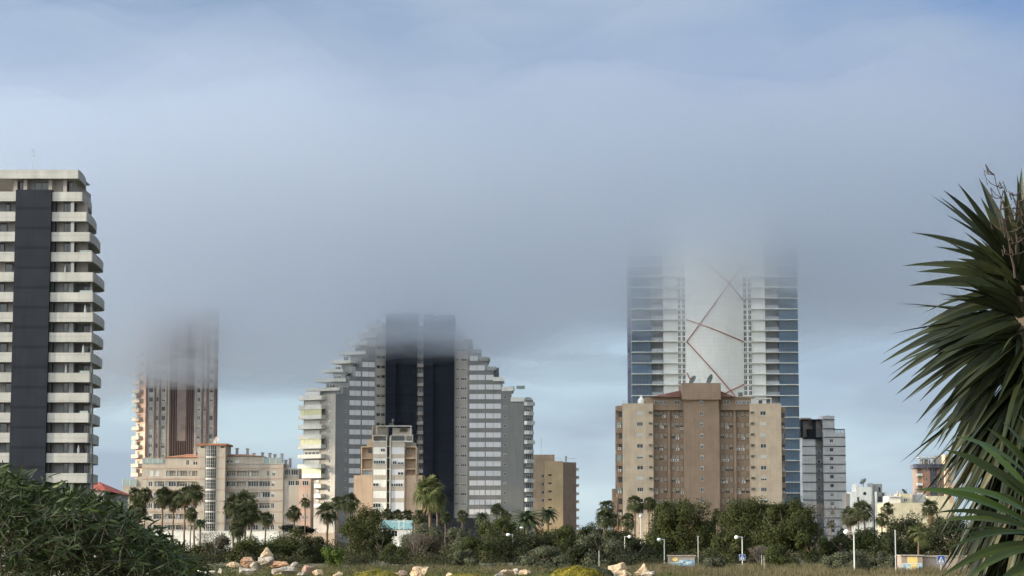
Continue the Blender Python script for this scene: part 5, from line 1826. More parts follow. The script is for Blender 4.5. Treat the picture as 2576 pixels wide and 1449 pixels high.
date_palm(1212, 1302, 530, 22, 'low date palm half hidden behind the green shrubs')
date_palm(504, 1318, 470, 20, 'small feathery palm at the foot of the stair tower')
for a in ((1525, 1276, 470, 21, 'round crowned fan palm standing against the sky left of the brown block'), (1520, 1304, 465, 24, 'fan palm under the round crowned one left of the brown block'), (1543, 1307, 480, 18, 'dark fan palm beside the tall thin mast'),
          (1579, 1310, 500, 20, 'low fan palm at the foot of the pale left wing')):
    fan_palm(*a, skirt=.4)
fan_palm(1597, 1265, 480, 20, 'left one of two fan palms before the pale left wing of the brown block', skirt=.7)
fan_palm(1633, 1266, 485, 18, 'right one of two fan palms before the pale left wing of the brown block', skirt=.6, lean=.2)
fan_palm(1641, 1267, 495, 12, 'thin fan palm with a pale trunk overlapped by its right neighbour', skirt=.2)
g = 'fan palms in front of the white villa'
for a in ((2139, 1297, 430, 24, 'fan palm with a drooping crown at the left of the villa palms', g), (2158, 1284, 425, 22, 'fan palm in the middle of the villa palms', g), (2174, 1281, 420, 25, 'tallest fan palm before the white villa, with a reddish trunk', g),
          (2233, 1278, 440, 16, 'slim fan palm against the straw yellow house', g), (2218, 1305, 435, 17, 'shorter fan palm left of the slim one', g)):
    fan_palm(*a, skirt=.45)
fan_palm(2340, 1277, 400, 22, 'shaggy fan palm with a long brown skirt of dead fronds near the yucca', skirt=2.2)
fan_palm(2310, 1337, 330, 26, 'young green fan palm behind the muralled hut', skirt=.2, mat='palm_big', dens=.7)
fan_palm(2091, 1318, 480, 10, 'tiny palm before the striped block', skirt=.1, dens=.6)

# pines, olives and shrubs: px, half width, top, bottom, distance
T = [
 ('pine', 1712, 88, 1252, 1430, 420, 'pine', 'large round pine in front of the brown block, left one of the two big crowns', 'tree', 46, 42000, .26),
 ('pine', 1795, 34, 1272, 1400, 450, 'dark_leaf', 'dark pine filling the gap between the two big crowns', 'tree', 14, 7000, .30),
 ('pine', 1885, 90, 1258, 1425, 410, 'pine', 'large spreading pine, right one of the two big crowns', 'tree', 46, 40000, .26),
 ('pine', 1975, 80, 1248, 1425, 400, 'pine', 'tall dense pine joined to the right big crown and reaching the glass tower', 'tree', 46, 38000, .26),
 ('pine', 2040, 40, 1330, 1425, 380, 'pine', 'low pine hanging over the foot of the striped block', 'tree', 14, 7000, .28),
 ('pine', 1835, 60, 1340, 1432, 385, 'pine', 'low pine lobe behind the lamp that carries the sign', 'tree', 18, 9000, .28),
 ('conifer', 915, 70, 1278, 1428, 430, 'pine', 'dark bushy conifer left of the turquoise wall', 'tree', 34, 30000, .24),
 ('conifer', 955, 40, 1330, 1430, 415, 'dark_leaf', 'very dark conifer mass under the turquoise wall', 'tree', 14, 9000, .28),
 ('hedge_dome', 752, 46, 1311, 1345, 530, 'black_leaf', 'low black-green dome shaped thicket before the cream hotel', 'shrub', 14, 6000, .25),
 ('shrub', 545, 42, 1335, 1425, 400, 'brown_leaf', 'thin brown leafless shrub in front of the white wall', 'shrub', 14, 5000, .22),
 ('shrub', 500, 50, 1365, 1430, 390, 'green_leaf', 'low green shrub at the edge of the left bush', 'shrub', 14, 6000, .25),
 ('shrub', 640, 62, 1352, 1428, 395, 'green_leaf', 'wide green shrub behind the rock pile', 'shrub', 20, 10000, .25),
 ('shrub', 735, 66, 1328, 1428, 400, 'green_leaf', 'broad green shrub right of the white wall', 'shrub', 22, 12000, .26),
 ('shrub', 790, 50, 1345, 1428, 385, 'dark_leaf', 'dark shrub below the slatted fence', 'shrub', 18, 8000, .25),
 ('shrub', 838, 36, 1366, 1436, 340, 'lime_leaf', 'bright green sapling thicket in front of the dark conifer', 'shrub', 14, 6000, .20),
 ('shrub', 1060, 62, 1310, 1425, 440, 'olive_leaf', 'tall grey green shrub right of the turquoise wall', 'shrub', 22, 12000, .25),
 ('shrub', 1062, 66, 1340, 1430, 400, 'brown_leaf', 'brownish open shrub showing its bare branches', 'shrub', 20, 8000, .22),
 ('shrub', 1000, 46, 1365, 1432, 380, 'green_leaf', 'low green shrub beside the folded parasol', 'shrub', 14, 7000, .24),
 ('shrub', 1152, 46, 1328, 1428, 410, 'olive_leaf', 'grey green shrub below the dark podium', 'shrub', 18, 9000, .25),
 ('shrub', 1250, 64, 1298, 1400, 450, 'green_leaf', 'large green shrub under the white shutters', 'shrub', 24, 12000, .26),
 ('shrub', 1195, 60, 1345, 1430, 390, 'green_leaf', 'dark green shrub left of the nearer lamp', 'shrub', 20, 10000, .25),
 ('shrub', 1172, 34, 1382, 1436, 330, 'olive_leaf', 'small silvery shrub in front of the dark green ones', 'shrub', 12, 6000, .20),
 ('shrub', 1275, 60, 1345, 1428, 400, 'dark_leaf', 'dark shrub behind the nearer lamp', 'shrub', 18, 9000, .25),
 ('shrub', 1340, 60, 1328, 1425, 410, 'dark_leaf', 'dark shrub under the wide date palm', 'shrub', 20, 10000, .25),
 ('shrub', 1408, 62, 1318, 1425, 430, 'green_leaf', 'mid green shrub at the foot of the tan block', 'shrub', 22, 11000, .26),
 ('shrub', 1368, 60, 1372, 1445, 310, 'olive_leaf', 'silvery olive bush behind the yellow bush', 'shrub', 22, 12000, .18),
 ('shrub', 1450, 40, 1370, 1438, 330, 'dark_leaf', 'dark bush between the two silvery olives', 'shrub', 14, 7000, .22),
 ('shrub', 1512, 64, 1335, 1440, 330, 'olive_leaf', 'tall olive bush right of the yellow bush', 'shrub', 24, 14000, .20),
 ('shrub', 1490, 44, 1312, 1420, 470, 'dark_leaf', 'dark bush meeting the sky right of the tan block', 'shrub', 16, 8000, .26),
 ('shrub', 1560, 58, 1325, 1425, 440, 'dark_leaf', 'dark thicket under the palms left of the brown block', 'shrub', 20, 10000, .26),
 ('shrub', 1600, 60, 1355, 1436, 370, 'dark_leaf', 'dark shrub around the two lamps side by side', 'shrub', 20, 10000, .24),
 ('shrub', 1645, 44, 1345, 1430, 400, 'green_leaf', 'green shrub at the left foot of the big pines', 'shrub', 14, 7000, .25),
 ('shrub', 1790, 34, 1400, 1445, 290, 'olive_leaf', 'small round bush right of the blue graffiti hut', 'shrub', 12, 5000, .18),
 ('shrub', 1960, 44, 1372, 1440, 330, 'green_leaf', 'green shrub under the right end of the pines', 'shrub', 16, 8000, .22),
 ('shrub', 1908, 40, 1370, 1436, 350, 'brown_leaf', 'brownish bare shrub right of the sign lamp', 'shrub', 14, 4000, .20),
 ('shrub', 2128, 58, 1378, 1447, 275, 'olive_leaf', 'round silvery olive bush beside the tallest lamp', 'shrub', 22, 13000, .16),
 ('shrub', 2215, 46, 1384, 1447, 285, 'olive_leaf', 'small olive bush left of the muralled hut', 'shrub', 16, 8000, .17),
 ('shrub', 2120, 52, 1330, 1420, 380, 'dark_leaf', 'dark shrub under the villa palms', 'shrub', 18, 9000, .24),
 ('shrub', 2195, 56, 1322, 1425, 370, 'green_leaf', 'green shrub behind the bare pale pole', 'shrub', 18, 9000, .24),
 ('tree', 2290, 70, 1288, 1415, 360, 'dark_leaf', 'dark dense tree in front of the straw yellow house', 'tree', 26, 15000, .24),
 ('tree', 2390, 70, 1290, 1420, 350, 'dark_leaf', 'dark tree behind the yucca leaves', 'tree', 26, 14000, .24),
 ('tree', 2500, 90, 1300, 1430, 340, 'brown_leaf', 'brownish tree mass at the right edge behind the yucca', 'tree', 26, 12000, .24),
 ('shrub', 2250, 40, 1350, 1425, 345, 'dark_leaf', 'dark low bush right behind the bare pale pole', 'shrub', 14, 7000, .22),
 ('shrub', 2470, 60, 1385, 1447, 300, 'brown_leaf', 'dry brown shrub right of the muralled hut', 'shrub', 14, 6000, .18),
 ('shrub', 390, 80, 1350, 1430, 420, 'green_leaf', 'green shrub row behind the left foreground bush', 'shrub', 20, 9000, .25),
]
M['black_leaf'] = leafmat('black_green_foliage', (.006, .011, .008), (.018, .026, .018), scale=.5, trans=.0)
for nm, px, hf, yt, yb, D, mt, lab, cat, nl, n, lf in T:
    tree(nm if nm != 'tree' else 'broadleaf_tree', px, hf, yt, yb, D, mt, lab, cat, nl, n, lf * .72, trunk=True, lob=.30 if nm in ('pine', 'conifer') else .38)

def undergrowth():
    rng = np.random.default_rng(77); P, Nn = [], []
    for k in range(330):
        px = rng.uniform(380, 2600); D = rng.uniform(345, 520)
        if 1990 < px < 2060 and D < 420: continue
        x = (px - 1288) / F * D; R_ = rng.uniform(1.6, 3.2); h = rng.uniform(1.3, 3.2) * (1 if D < 400 else 1.4)
        m = 420
        e = rng.normal(size=(m, 3)); e /= np.linalg.norm(e, axis=1, keepdims=True)
        rr = rng.uniform(0, 1, m)[:, None] ** .3
        p = np.array([x, D, gz(x, D) + h * .3]) + e * rr * np.array([R_, R_, h * .7]); P.append(p); Nn.append(e + [0, 0, .3])
    P = np.concatenate(P); Nn = np.concatenate(Nn); k = P[:, 2] > .02
    tag(leaf_object('undergrowth', P[k], Nn[k], .2, .45, M['undergrowth'], None, rng), kind='stuff')


def scrub():
    rng = np.random.default_rng(31); P, Nn = [], []
    for k in range(520):
        px = rng.uniform(430, 1720) if k < 420 else rng.uniform(1700, 2300); D = rng.uniform(170, 335) if k < 420 else rng.uniform(270, 335)
        x = (px - 1288) / F * D; R_ = rng.uniform(.5, 1.6) * D / 250; h = rng.uniform(.3, .9) * D / 250
        m = 260
        e = rng.normal(size=(m, 3)); e /= np.linalg.norm(e, axis=1, keepdims=True)
        p = np.array([x, D, gz(x, D) + h * .2]) + e * rng.uniform(0, 1, m)[:, None] ** .3 * np.array([R_, R_, h * .8]); P.append(p); Nn.append(e + [0, 0, .3])
    P = np.concatenate(P); Nn = np.concatenate(Nn)
    tag(leaf_object('low_scrub', P, Nn, .09, .45, M['scrub'], None, rng), kind='stuff')


M['scrub'] = leafmat('low_scrub_leaf', (.028, .036, .013), (.10, .105, .042), scale=.12)
scrub()
M['undergrowth'] = leafmat('undergrowth_leaf', (.022, .026, .012), (.075, .075, .035), scale=.08)
undergrowth()

# bare branched shrub stems showing through the brown bushes
def bare_bush(px, pyt, pyb, D, half, label, seed):
    r = random.Random(seed); c = at(px, pyb, D); t = thing('bare_shrub', (c.x, D - 4, gz(c.x, D)), label, 'shrub')
    top = at(px, pyt, D).z; mb = MB(); R = half * D / F
    def grow(p, d, L, rad, lv):
        q = p + d * L; mb.tube([p, (p + q) / 2 + Vector((r.uniform(-.1, .1), 0, .05)) * L, q], [rad, rad * .8, rad * .6], 4, cap=False)
        if lv == 0: return
        for _ in range(3):
            nd = (d + Vector((r.uniform(-.8, .8), r.uniform(-.6, .6), r.uniform(-.2, .5)))).normalized()
            grow(q, nd, L * .68, rad * .6, lv - 1)
    for k in range(5):
        b = Vector((c.x + r.uniform(-.3, .3) * R, D - 4, gz(c.x, D)))
        grow(b, Vector((r.uniform(-.6, .6), 0, 1)).normalized(), (top - b.z) * .42, .07, 4)
    mb.build('branches', M['twig_grey'], t)


M['twig_grey'] = flat('grey_twig', (.10, .085, .07), .8)
M['twig_dark'] = flat('dark_twig', (.05, .042, .03), .8)
bare_bush(1062, 1345, 1425, 396, 55, 'pale bare branches of a leafless shrub below the big pale palm', 4)
bare_bush(2046, 1275, 1330, 420, 20, 'curly bare pale branches above the pines beside the striped block', 6)
bare_bush(545, 1340, 1425, 392, 35, 'grey leafless branches in front of the white wall', 7)
bare_bush(1908, 1375, 1436, 345, 35, 'thin leafless shrub right of the sign lamp', 9)


# ------------------------------------------------------------------ rocks
def rock(px, py, w, h, D, mat, label, seed, point=0.0):
    import bmesh
    r = random.Random(seed)
    c = at(px, py, D); W2, H2 = w * D / F / 2 * 1.2, h * D / F / 2 * 1.35
    bm = bmesh.new()
    for k in range(16):
        d = Vector((r.gauss(0, 1), r.gauss(0, 1), r.gauss(0, 1))).normalized()
        s = r.uniform(.82, 1.08)
        v = Vector((d.x * W2 * s, d.y * W2 * .8 * s, d.z * H2 * s))
        if point and d.z > .3: v.x = v.x * (1 - point) + W2 * .35 * point
        bm.verts.new(v)
    bmesh.ops.convex_hull(bm, input=bm.verts)
    for v in [v for v in bm.verts if not v.link_faces]: bm.verts.remove(v)
    bmesh.ops.triangulate(bm, faces=bm.faces)
    bmesh.ops.subdivide_edges(bm, edges=bm.edges, cuts=6, use_grid_fill=True)
    sc = W2
    for v in bm.verts:
        n1 = noise.noise(v.co / sc * 1.6 + Vector((seed, 0, 0))); n2 = noise.noise(v.co / sc * 5 + Vector((seed, 3, 0)))
        n3 = noise.noise(v.co / sc * 13 + Vector((seed, 8, 0)))
        v.co += v.co.normalized() * (n1 * .12 - abs(n2) * .16 + n3 * .05) * sc
    me = bpy.data.meshes.new('rock'); bm.to_mesh(me); bm.free(); me.materials.append(M[mat])
    o = bpy.data.objects.new('rock', me); W.collection.objects.link(o)
    o.location = (c.x, c.y, c.z)
    tag(o, label, 'rock', 'boulders along the grassy bank')


RK = [
 (668, 1398, 34, 34, 152, 'rock_pale', 'tallest pale boulder on top of the left rock pile', .5), (671, 1411, 46, 22, 150, 'rock_grey', 'flat grey boulder right under the tallest one'),
 (622, 1413, 34, 26, 152, 'rock_orange', 'rounded reddish boulder at the left of the pile'), (588, 1422, 32, 20, 151, 'rock_pale', 'rough tan boulder at the left end of the pile'),
 (704, 1419, 50, 20, 152, 'rock_orange', 'long orange stained boulder on the right of the pile'), (622, 1436, 42, 18, 147, 'rock_grey', 'wide beige boulder in front of the reddish one'),
 (644, 1424, 34, 20, 150, 'rock_grey', 'grey brown boulder between the reddish one and the tallest one'),
 (556, 1440, 16, 18, 145, 'rock_grey', 'small upright grey stone left of the pile'), (502, 1440, 24, 24, 138, 'rock_white', 'bright cream block lit by the sun beside the left bush'),
 (528, 1441, 34, 14, 142, 'rock_grey', 'low grey slab beside the bright cream block'), (472, 1439, 18, 14, 140, 'rock_pale', 'pinkish stone at the edge of the left bush'),
 (716, 1438, 60, 30, 146, 'rock_grey', 'big greenish grey boulder below the orange stained one'), (741, 1423, 22, 18, 151, 'rock_grey', 'small pointed grey stone above the big greenish boulder'),
 (775, 1432, 28, 24, 149, 'rock_pink', 'brownish pink boulder right of the big greenish one'), (801, 1442, 28, 18, 146, 'rock_pale', 'yellowish stone near the brownish pink boulder'),
 (760, 1445, 26, 12, 143, 'rock_grey', 'low stone under the brownish pink boulder'), (851, 1447, 24, 14, 142, 'rock_pale', 'low pale stone alone in the yellow grass'),
 (1010, 1442, 30, 14, 148, 'rock_pink', 'flat pinkish stone left of the beige hump'), (1058, 1440, 52, 30, 146, 'rock_pale', 'smooth beige hump shaped boulder near the middle'),
 (1000, 1447, 20, 12, 144, 'rock_pale', 'small stone left of the flat pinkish one'), (1130, 1447, 16, 12, 144, 'rock_pale', 'small upright stone right of the beige hump'),
 (1272, 1441, 40, 18, 149, 'rock_pale', 'low pale boulder left of the yellow bush'), (1300, 1437, 26, 14, 151, 'rock_grey', 'small grey stone touching the low pale boulder'),
 (1322, 1441, 30, 16, 148, 'rock_pale', 'tan stone closest to the left side of the yellow bush'), (1255, 1446, 24, 12, 145, 'rock_grey', 'low stone in front of the pale boulder'),
 (1552, 1431, 48, 32, 150, 'rock_pale', 'large pale boulder with a hollow, right of the yellow bush'), (1568, 1444, 36, 16, 146, 'rock_pale', 'broken stone at the foot of the hollowed boulder'),
 (1540, 1446, 30, 14, 145, 'rock_grey', 'low stone at the left foot of the hollowed boulder'),
 (1612, 1438, 50, 30, 150, 'rock_pale', 'pointed slanting boulder right of the hollowed one', .75), (1634, 1446, 38, 16, 147, 'rock_grey', 'grey slab leaning on the pointed boulder'),
]
M['rock_white'] = rockmat('cream_rock', (.62, .56, .42), (.55, .50, .38), (.40, .34, .25))
M['rock_pink'] = rockmat('pinkish_rock', (.40, .30, .25), (.32, .22, .18), (.2, .13, .1))
for i, a in enumerate(RK): rock(*a[:7], seed=i * 11 + 3, point=a[7] if len(a) > 7 else 0)


# ------------------------------------------------------------------ low yellow flowering bushes and the grass
def yellow_bush(px, half, pyt, pyb, D, label, n=9000, mat='yellow_leaf', leaf=.045):
    rng = np.random.default_rng(int(px)); top = at(px, pyt, D); bot = at(px, pyb, D); rx = half * D / F
    z0 = gz(top.x, D); hz = top.z - min(bot.z, z0)
    t = thing('flowering_bush', (top.x, D, z0), label, 'flowering bush')
    th = rng.uniform(0, 2 * np.pi, n); rr = np.sqrt(rng.uniform(0, 1, n))
    x = top.x + rx * rr * np.cos(th); y = D + rx * .6 * rr * np.sin(th)
    dome = np.sqrt(np.maximum(0, 1 - rr ** 2)) * (.86 + .14 * np.sin(x * 5) * np.cos(y * 4))
    z = top.z - hz + hz * dome * rng.uniform(.45, 1.04, n) ** .6
    p = np.stack([x, y, z], 1); nm = np.stack([np.cos(th) * rr, np.sin(th) * rr, dome + .2], 1)
    leaf_object('blossoms', p, nm, leaf, .6, M[mat], t, rng)
    k = n // 3
    p2 = p[:k].copy(); p2[:, 2] += -.12; leaf_object('leaves', p2, nm[:k], leaf * 1.5, .35, M['green_leaf'], t, rng)


yellow_bush(1450, 70, 1421, 1450, 140, 'wide round bush covered in yellow flowers near the bottom centre', 20000)
yellow_bush(1505, 40, 1420, 1450, 143, 'grey green flowering bush merging with the right side of the yellow one', 7000, 'olive_leaf')
yellow_bush(945, 66, 1431, 1452, 138, 'low yellowish flowering bush between the rocks and the beige hump', 11000, 'yellow_dull')
yellow_bush(700, 34, 1444, 1456, 134, 'small yellowish bush in front of the rock pile', 4000, 'yellow_dull')
yellow_bush(1170, 60, 1441, 1456, 138, 'low dull yellow bush right of the beige hump', 7000, 'yellow_dull')


def grass(name, n, xr, yr, mat, h, label_kind='stuff', seed=1, wide=.035):
    rng = np.random.default_rng(seed)
    y = rng.uniform(yr[0] ** .5, yr[1] ** .5, n) ** 2
    px = rng.uniform(xr[0], xr[1], n)
    cl = np.array([noise.noise((a * .02, b * .06, seed)) for a, b in zip(px, y)])
    keep = cl + rng.uniform(-.3, .3, n) > -.12
    y, px, cl = y[keep], px[keep], cl[keep]
    n = len(y)
    x = (px - 1288) / F * y
    z = np.array([gz(a, b) for a, b in zip(x, y)])
    hh = h * rng.uniform(.5, 1.25, n) * (1 + cl * .8)
    ax = rng.uniform(0, np.pi, n); wd_ = wide * rng.uniform(.6, 1.4, n) * (.5 + y / 300)
    dx, dy = np.cos(ax) * wd_, np.sin(ax) * wd_
    lx, ly = rng.normal(0, .28, n) * hh, rng.normal(0, .28, n) * hh
    v = np.stack([np.stack([x - dx, y - dy, z - .05], 1), np.stack([x + dx, y + dy, z - .05], 1), np.stack([x + lx, y + ly, z + hh], 1)], 1).reshape(-1, 3)
    me = bpy.data.meshes.new(name)
    me.vertices.add(3 * n); me.vertices.foreach_set('co', v.astype(np.float32).ravel())
    me.loops.add(3 * n); me.loops.foreach_set('vertex_index', np.arange(3 * n, dtype=np.int32))
    me.polygons.add(n); me.polygons.foreach_set('loop_start', np.arange(0, 3 * n, 3, dtype=np.int32)); me.polygons.foreach_set('loop_total', np.full(n, 3, dtype=np.int32))
    me.materials.append(M[mat]); me.update()
    o = bpy.data.objects.new(name, me); W.collection.objects.link(o); tag(o, kind='stuff')


grass('green_grass', 70000, (380, 1750), (112, 340), 'green_grass', .17, seed=2, wide=.016)
grass('dry_grass', 70000, (1640, 2600), (112, 230), 'dry_grass', .20, seed=3, wide=.014)
grass('dry_grass', 90000, (1600, 2600), (215, 345), 'dry_grass', .75, seed=6, wide=.02)
grass('dry_grass', 30000, (650, 1700), (230, 345), 'dry_grass', .6, seed=5, wide=.018)
grass('weeds', 16000, (400, 1750), (128, 170), 'green_grass', .38, seed=8, wide=.016)


# ------------------------------------------------------------------ foreground: long leaved bush at the left
def blade(mb, base, tip, width, sag, fold=.25, seg=5, m=0, prof=None, up=None, twist=0.0):
    base, tip = Vector(base), Vector(tip); d = tip - base; L = d.length
    t = d.normalized(); u = up or Vector((0, 0, 1))
    s = t.cross(u); s = s.normalized() if s.length > .05 else Vector((1, 0, 0))
    nrm = s.cross(t)
    if twist: s, nrm = s * math.cos(twist) + nrm * math.sin(twist), nrm * math.cos(twist) - s * math.sin(twist)
    prof = prof or [.35, .8, 1, .85, .5, 0]
    rows = []
    for k in range(seg + 1):
        f = k / seg; p = base + d * f + Vector((0, 0, 1)) * sag * 4 * f * (1 - f)
        q = f * (len(prof) - 1); i = min(len(prof) - 2, int(q)); w = width / 2 * (prof[i] + (prof[i + 1] - prof[i]) * (q - i))
        n0 = len(mb.v)
        if k < seg:
            mb.v += [tuple(p - s * w + nrm * w * fold), tuple(p), tuple(p + s * w + nrm * w * fold)]; rows.append((n0, n0 + 1, n0 + 2))
        else:
            mb.v.append(tuple(p)); rows.append((n0, n0, n0))
    for a, b in zip(rows, rows[1:]):
        if b[0] == b[1]:
            mb.f += [(a[0], a[1], b[0]), (a[1], a[2], b[0])]
        else:
            mb.f += [(a[0], a[1], b[1], b[0]), (a[1], a[2], b[2], b[1])]
        mb.m += [m, m]


def acacia():
    r = random.Random(21)
    D = 17.0
    base = Vector((at(60, 1449, D).x, D, gz(0, D)))
    t = thing('acacia_bush', base, 'large dark green bush with long narrow leaves in the bottom left foreground', 'bush')
    outline = [(-80, 1175), (0, 1178), (40, 1200), (70, 1222), (110, 1222), (150, 1225), (200, 1238), (245, 1248), (280, 1268), (310, 1290), (335, 1310), (365, 1320), (400, 1338), (435, 1362), (455, 1395), (475, 1430), (500, 1470)]
    def top(px):
        for (a, ya), (b, yb) in zip(outline, outline[1:]):
            if px <= b: return ya + (yb - ya) * (px - a) / (b - a)
        return 1470
    br, lf, lt = MB(), MB(), MB()
    org = Vector((base.x, D, base.z))
    twigs = 0
    mains = []
    for k in range(15):
        px = -60 + k * 38; q = at(px, min(1440, top(px) + 25), D + r.uniform(-1.2, 1.2)); mains.append(q)
        mid = org.lerp(q, .5) + Vector((r.uniform(-.1, .1), 0, r.uniform(0, .15)))
        br.tube([org + Vector((r.uniform(-.1, .1), 0, 0)), mid, q], [.035, .016, .004], 5, cap=False)
    n = 0
    while n < 1500:
        px = r.uniform(-70, 480); ty = top(px)
        py = ty + 44 + abs(r.gauss(0, 1)) * 75 + r.uniform(-10, 12)
        if r.random() < .35: py = r.uniform(ty + 30, 1475)
        if py > 1490: continue
        # fewer leaves low on the right so that the background shows through
        if px > 330 and r.random() < .45: continue
        d = D + r.gauss(0, .75)
        p = at(px, py, d); n += 1
        td = Vector((r.gauss(0.1, .6), r.gauss(0, .5), r.uniform(.1, 1.0))).normalized()
        Lt = r.uniform(.10, .22)
        q = p + td * Lt
        br.tube([p - td * .06, (p + q) / 2 + Vector((0, 0, -.01)), q], [.0035, .0025, .0012], 3, cap=False)
        hi = py < ty + 70
        m = lt if (hi and r.random() < .35) else lf
        for j in range(r.randint(8, 12)):
            f = r.uniform(.1, 1); b = p.lerp(q, f)
            a = r.uniform(0, 2 * math.pi)
            ld = (td * r.uniform(.1, .9) + Vector((math.cos(a), math.sin(a), r.uniform(-1.0, .5)))).normalized()
            L = r.uniform(.06, .135)
            blade(m, b, b + ld * L, L * r.uniform(.13, .2), r.uniform(-.01, .012), .2, 4, prof=[.25, .9, 1, .7, 0], twist=r.uniform(-1.2, 1.2))
    br.build('branches', M['twig_dark'], t)
    lf.build('foliage', M['acacia'], t)
    lt.build('young_foliage', M['acacia_tip'], t)


acacia()


# ------------------------------------------------------------------ foreground: yuccas at the right
def yucca_upper():
    r = random.Random(5); D = 9.0
    c0 = at(2566, 735, D)
    g0 = gz(c0.x, D)
    t = thing('yucca', (at(2640, 1400, D).x, D, g0), 'tall dark yucca with a drooping head of sword leaves, upper right edge', 'yucca')
    tk = MB(); pts = [(at(2640, 1400, D).x, D, g0), at(2640, 1449, D), at(2628, 1200, D), at(2605, 950, D), at(2570, 720, D)]
    tk.tube(pts, [.11, .085, .075, .06, .04], 9); tk.build('trunk', M['bark'], t)
    tips = [(2342, 491, .28), (2363, 494, .28), (2372, 477, .28), (2408, 459, .25), (2462, 447, .25), (2471, 507, .2), (2430, 520, .2), (2289, 584, .2), (2326, 587, .2), (2406, 650, .1), (2371, 655, .1), (2268, 669, .1), (2303, 684, .1),
            (2285, 719, 0), (2313, 713, .0), (2384, 763, 0), (2323, 787, .1), (2313, 822, .05), (2313, 832, .05), (2219, 891, .12), (2211, 917, .12), (2237, 926, .1), (2232, 949, .1), (2231, 966, .1), (2251, 995, .1), (2266, 1015, .1),
            (2310, 1013, .1), (2302, 1068, .1), (2355, 1056, .1), (2310, 1129, .1), (2350, 1129, .08), (2357, 1135, .08), (2346, 1237, .1), (2559, 439, .1), (2570, 421, .05), (2600, 430, 0), (2525, 470, .1), (2380, 540, .2), (2350, 620, .15),
            (2290, 950, .1), (2275, 980, .1), (2330, 1080, .1), (2390, 1120, .08), (2400, 1180, .08), (2340, 900, .1), (2360, 860, .08)]
    mb = MB()
    pr = [.55, .75, 1, .95, .7, .35, 0]
    for px, py, _ in tips:
        vy = py - 735
        bx, by = 2562 + r.uniform(-8, 14), 735 + max(-40, min(260, vy * .33)) + r.uniform(-15, 15)
        dd = D + r.uniform(-.22, .15)
        b = at(bx, by, D + r.uniform(-.03, .03)); tip = at(px, py, dd)
        L = (tip - b).length
        sag = (.05 if vy < 0 else .065) * L * r.uniform(.7, 1.2)
        if vy < -120: sag = .05 * L
        blade(mb, b, tip, r.uniform(.038, .054), sag, .35, 7, prof=pr, up=Vector((0, -.75, .66)), twist=r.uniform(-.5, .5))
    for k in range(400):
        f = k / 400; by = 700 + 430 * f; bx = 2566 + 44 * f + r.uniform(-6, 6)
        an = r.uniform(-2.6, .5) if f < .25 else r.uniform(-.35, 1.1) + .25 * f
        if f < .25: el = r.uniform(-.5, 1.5)
        az = r.uniform(-math.pi, math.pi)
        el = 1.25 - 2.6 * f ** .6 + r.uniform(-.3, .3)
        d = Vector((math.cos(az) * math.cos(el), math.sin(az) * math.cos(el) * .8, math.sin(el)))
        L = r.uniform(.42, .60) if f > .25 else r.uniform(.28, .42)
        b = at(bx, by, D)
        tp = b + d * L
        if f > .3: tp.z -= .12
        blade(mb, b, tp, r.uniform(.03, .046), .04 * L, .35, 6, prof=pr, twist=r.uniform(-.8, .8))
    mb.build('leaves', M['yucca'], t)
    dm, dk2 = MB(), MB()
    for k in range(420):
        f = r.random(); by = 900 + 480 * f; bx = 2612 + 22 * f + r.uniform(-8, 8)
        az = r.uniform(-math.pi, math.pi); el = r.uniform(-1.5, -1.1)
        b = at(bx, by, D) + Vector((math.cos(az) * .05, math.sin(az) * .05, 0)); L = r.uniform(.4, .6)
        tp = b + Vector((math.cos(az) * .24 - .16 * r.random(), math.sin(az) * .20, -L))
        blade(dm if k % 7 == 0 else dk2, b, tp, r.uniform(.03, .045), .03, .3, 6, prof=pr, twist=r.uniform(-1, 1))
    dk2.build('hanging_leaves', M['yucca'], t)
    dm.build('dead_leaves', M['yucca_dead'], t)
    # dried flower stalk
    st = MB()
    for (bx, by), (tx, ty), sd in (((2556, 700), (2504, 440), 3), ((2560, 640), (2560, 490), 4)):
        q = random.Random(sd); n = 9
        pts = [at(bx + (tx - bx) * k / n + q.uniform(-5, 5), by + (ty - by) * k / n, D - .15) for k in range(n + 1)]
        st.tube(pts, [.005 - .0004 * k for k in range(n + 1)], 5)
        for k in range(2, n + 1):
            for _ in range(4):
                p = pts[k]; a = q.uniform(0, 6.28); dr = Vector((math.cos(a), math.sin(a) * .5, q.uniform(-.1, .5)))
                ln = q.uniform(.03, .075)
                cur = [p, p + dr * ln * .6, p + dr * ln + Vector((0, 0, .015)), p + dr * ln * 1.05 + Vector((.008, 0, -.012)), p + dr * ln * .85 + Vector((0, 0, -.012))]
                st.tube(cur, .0022, 3, cap=False)
    st.build('flower_stalk', M['twig'], t)


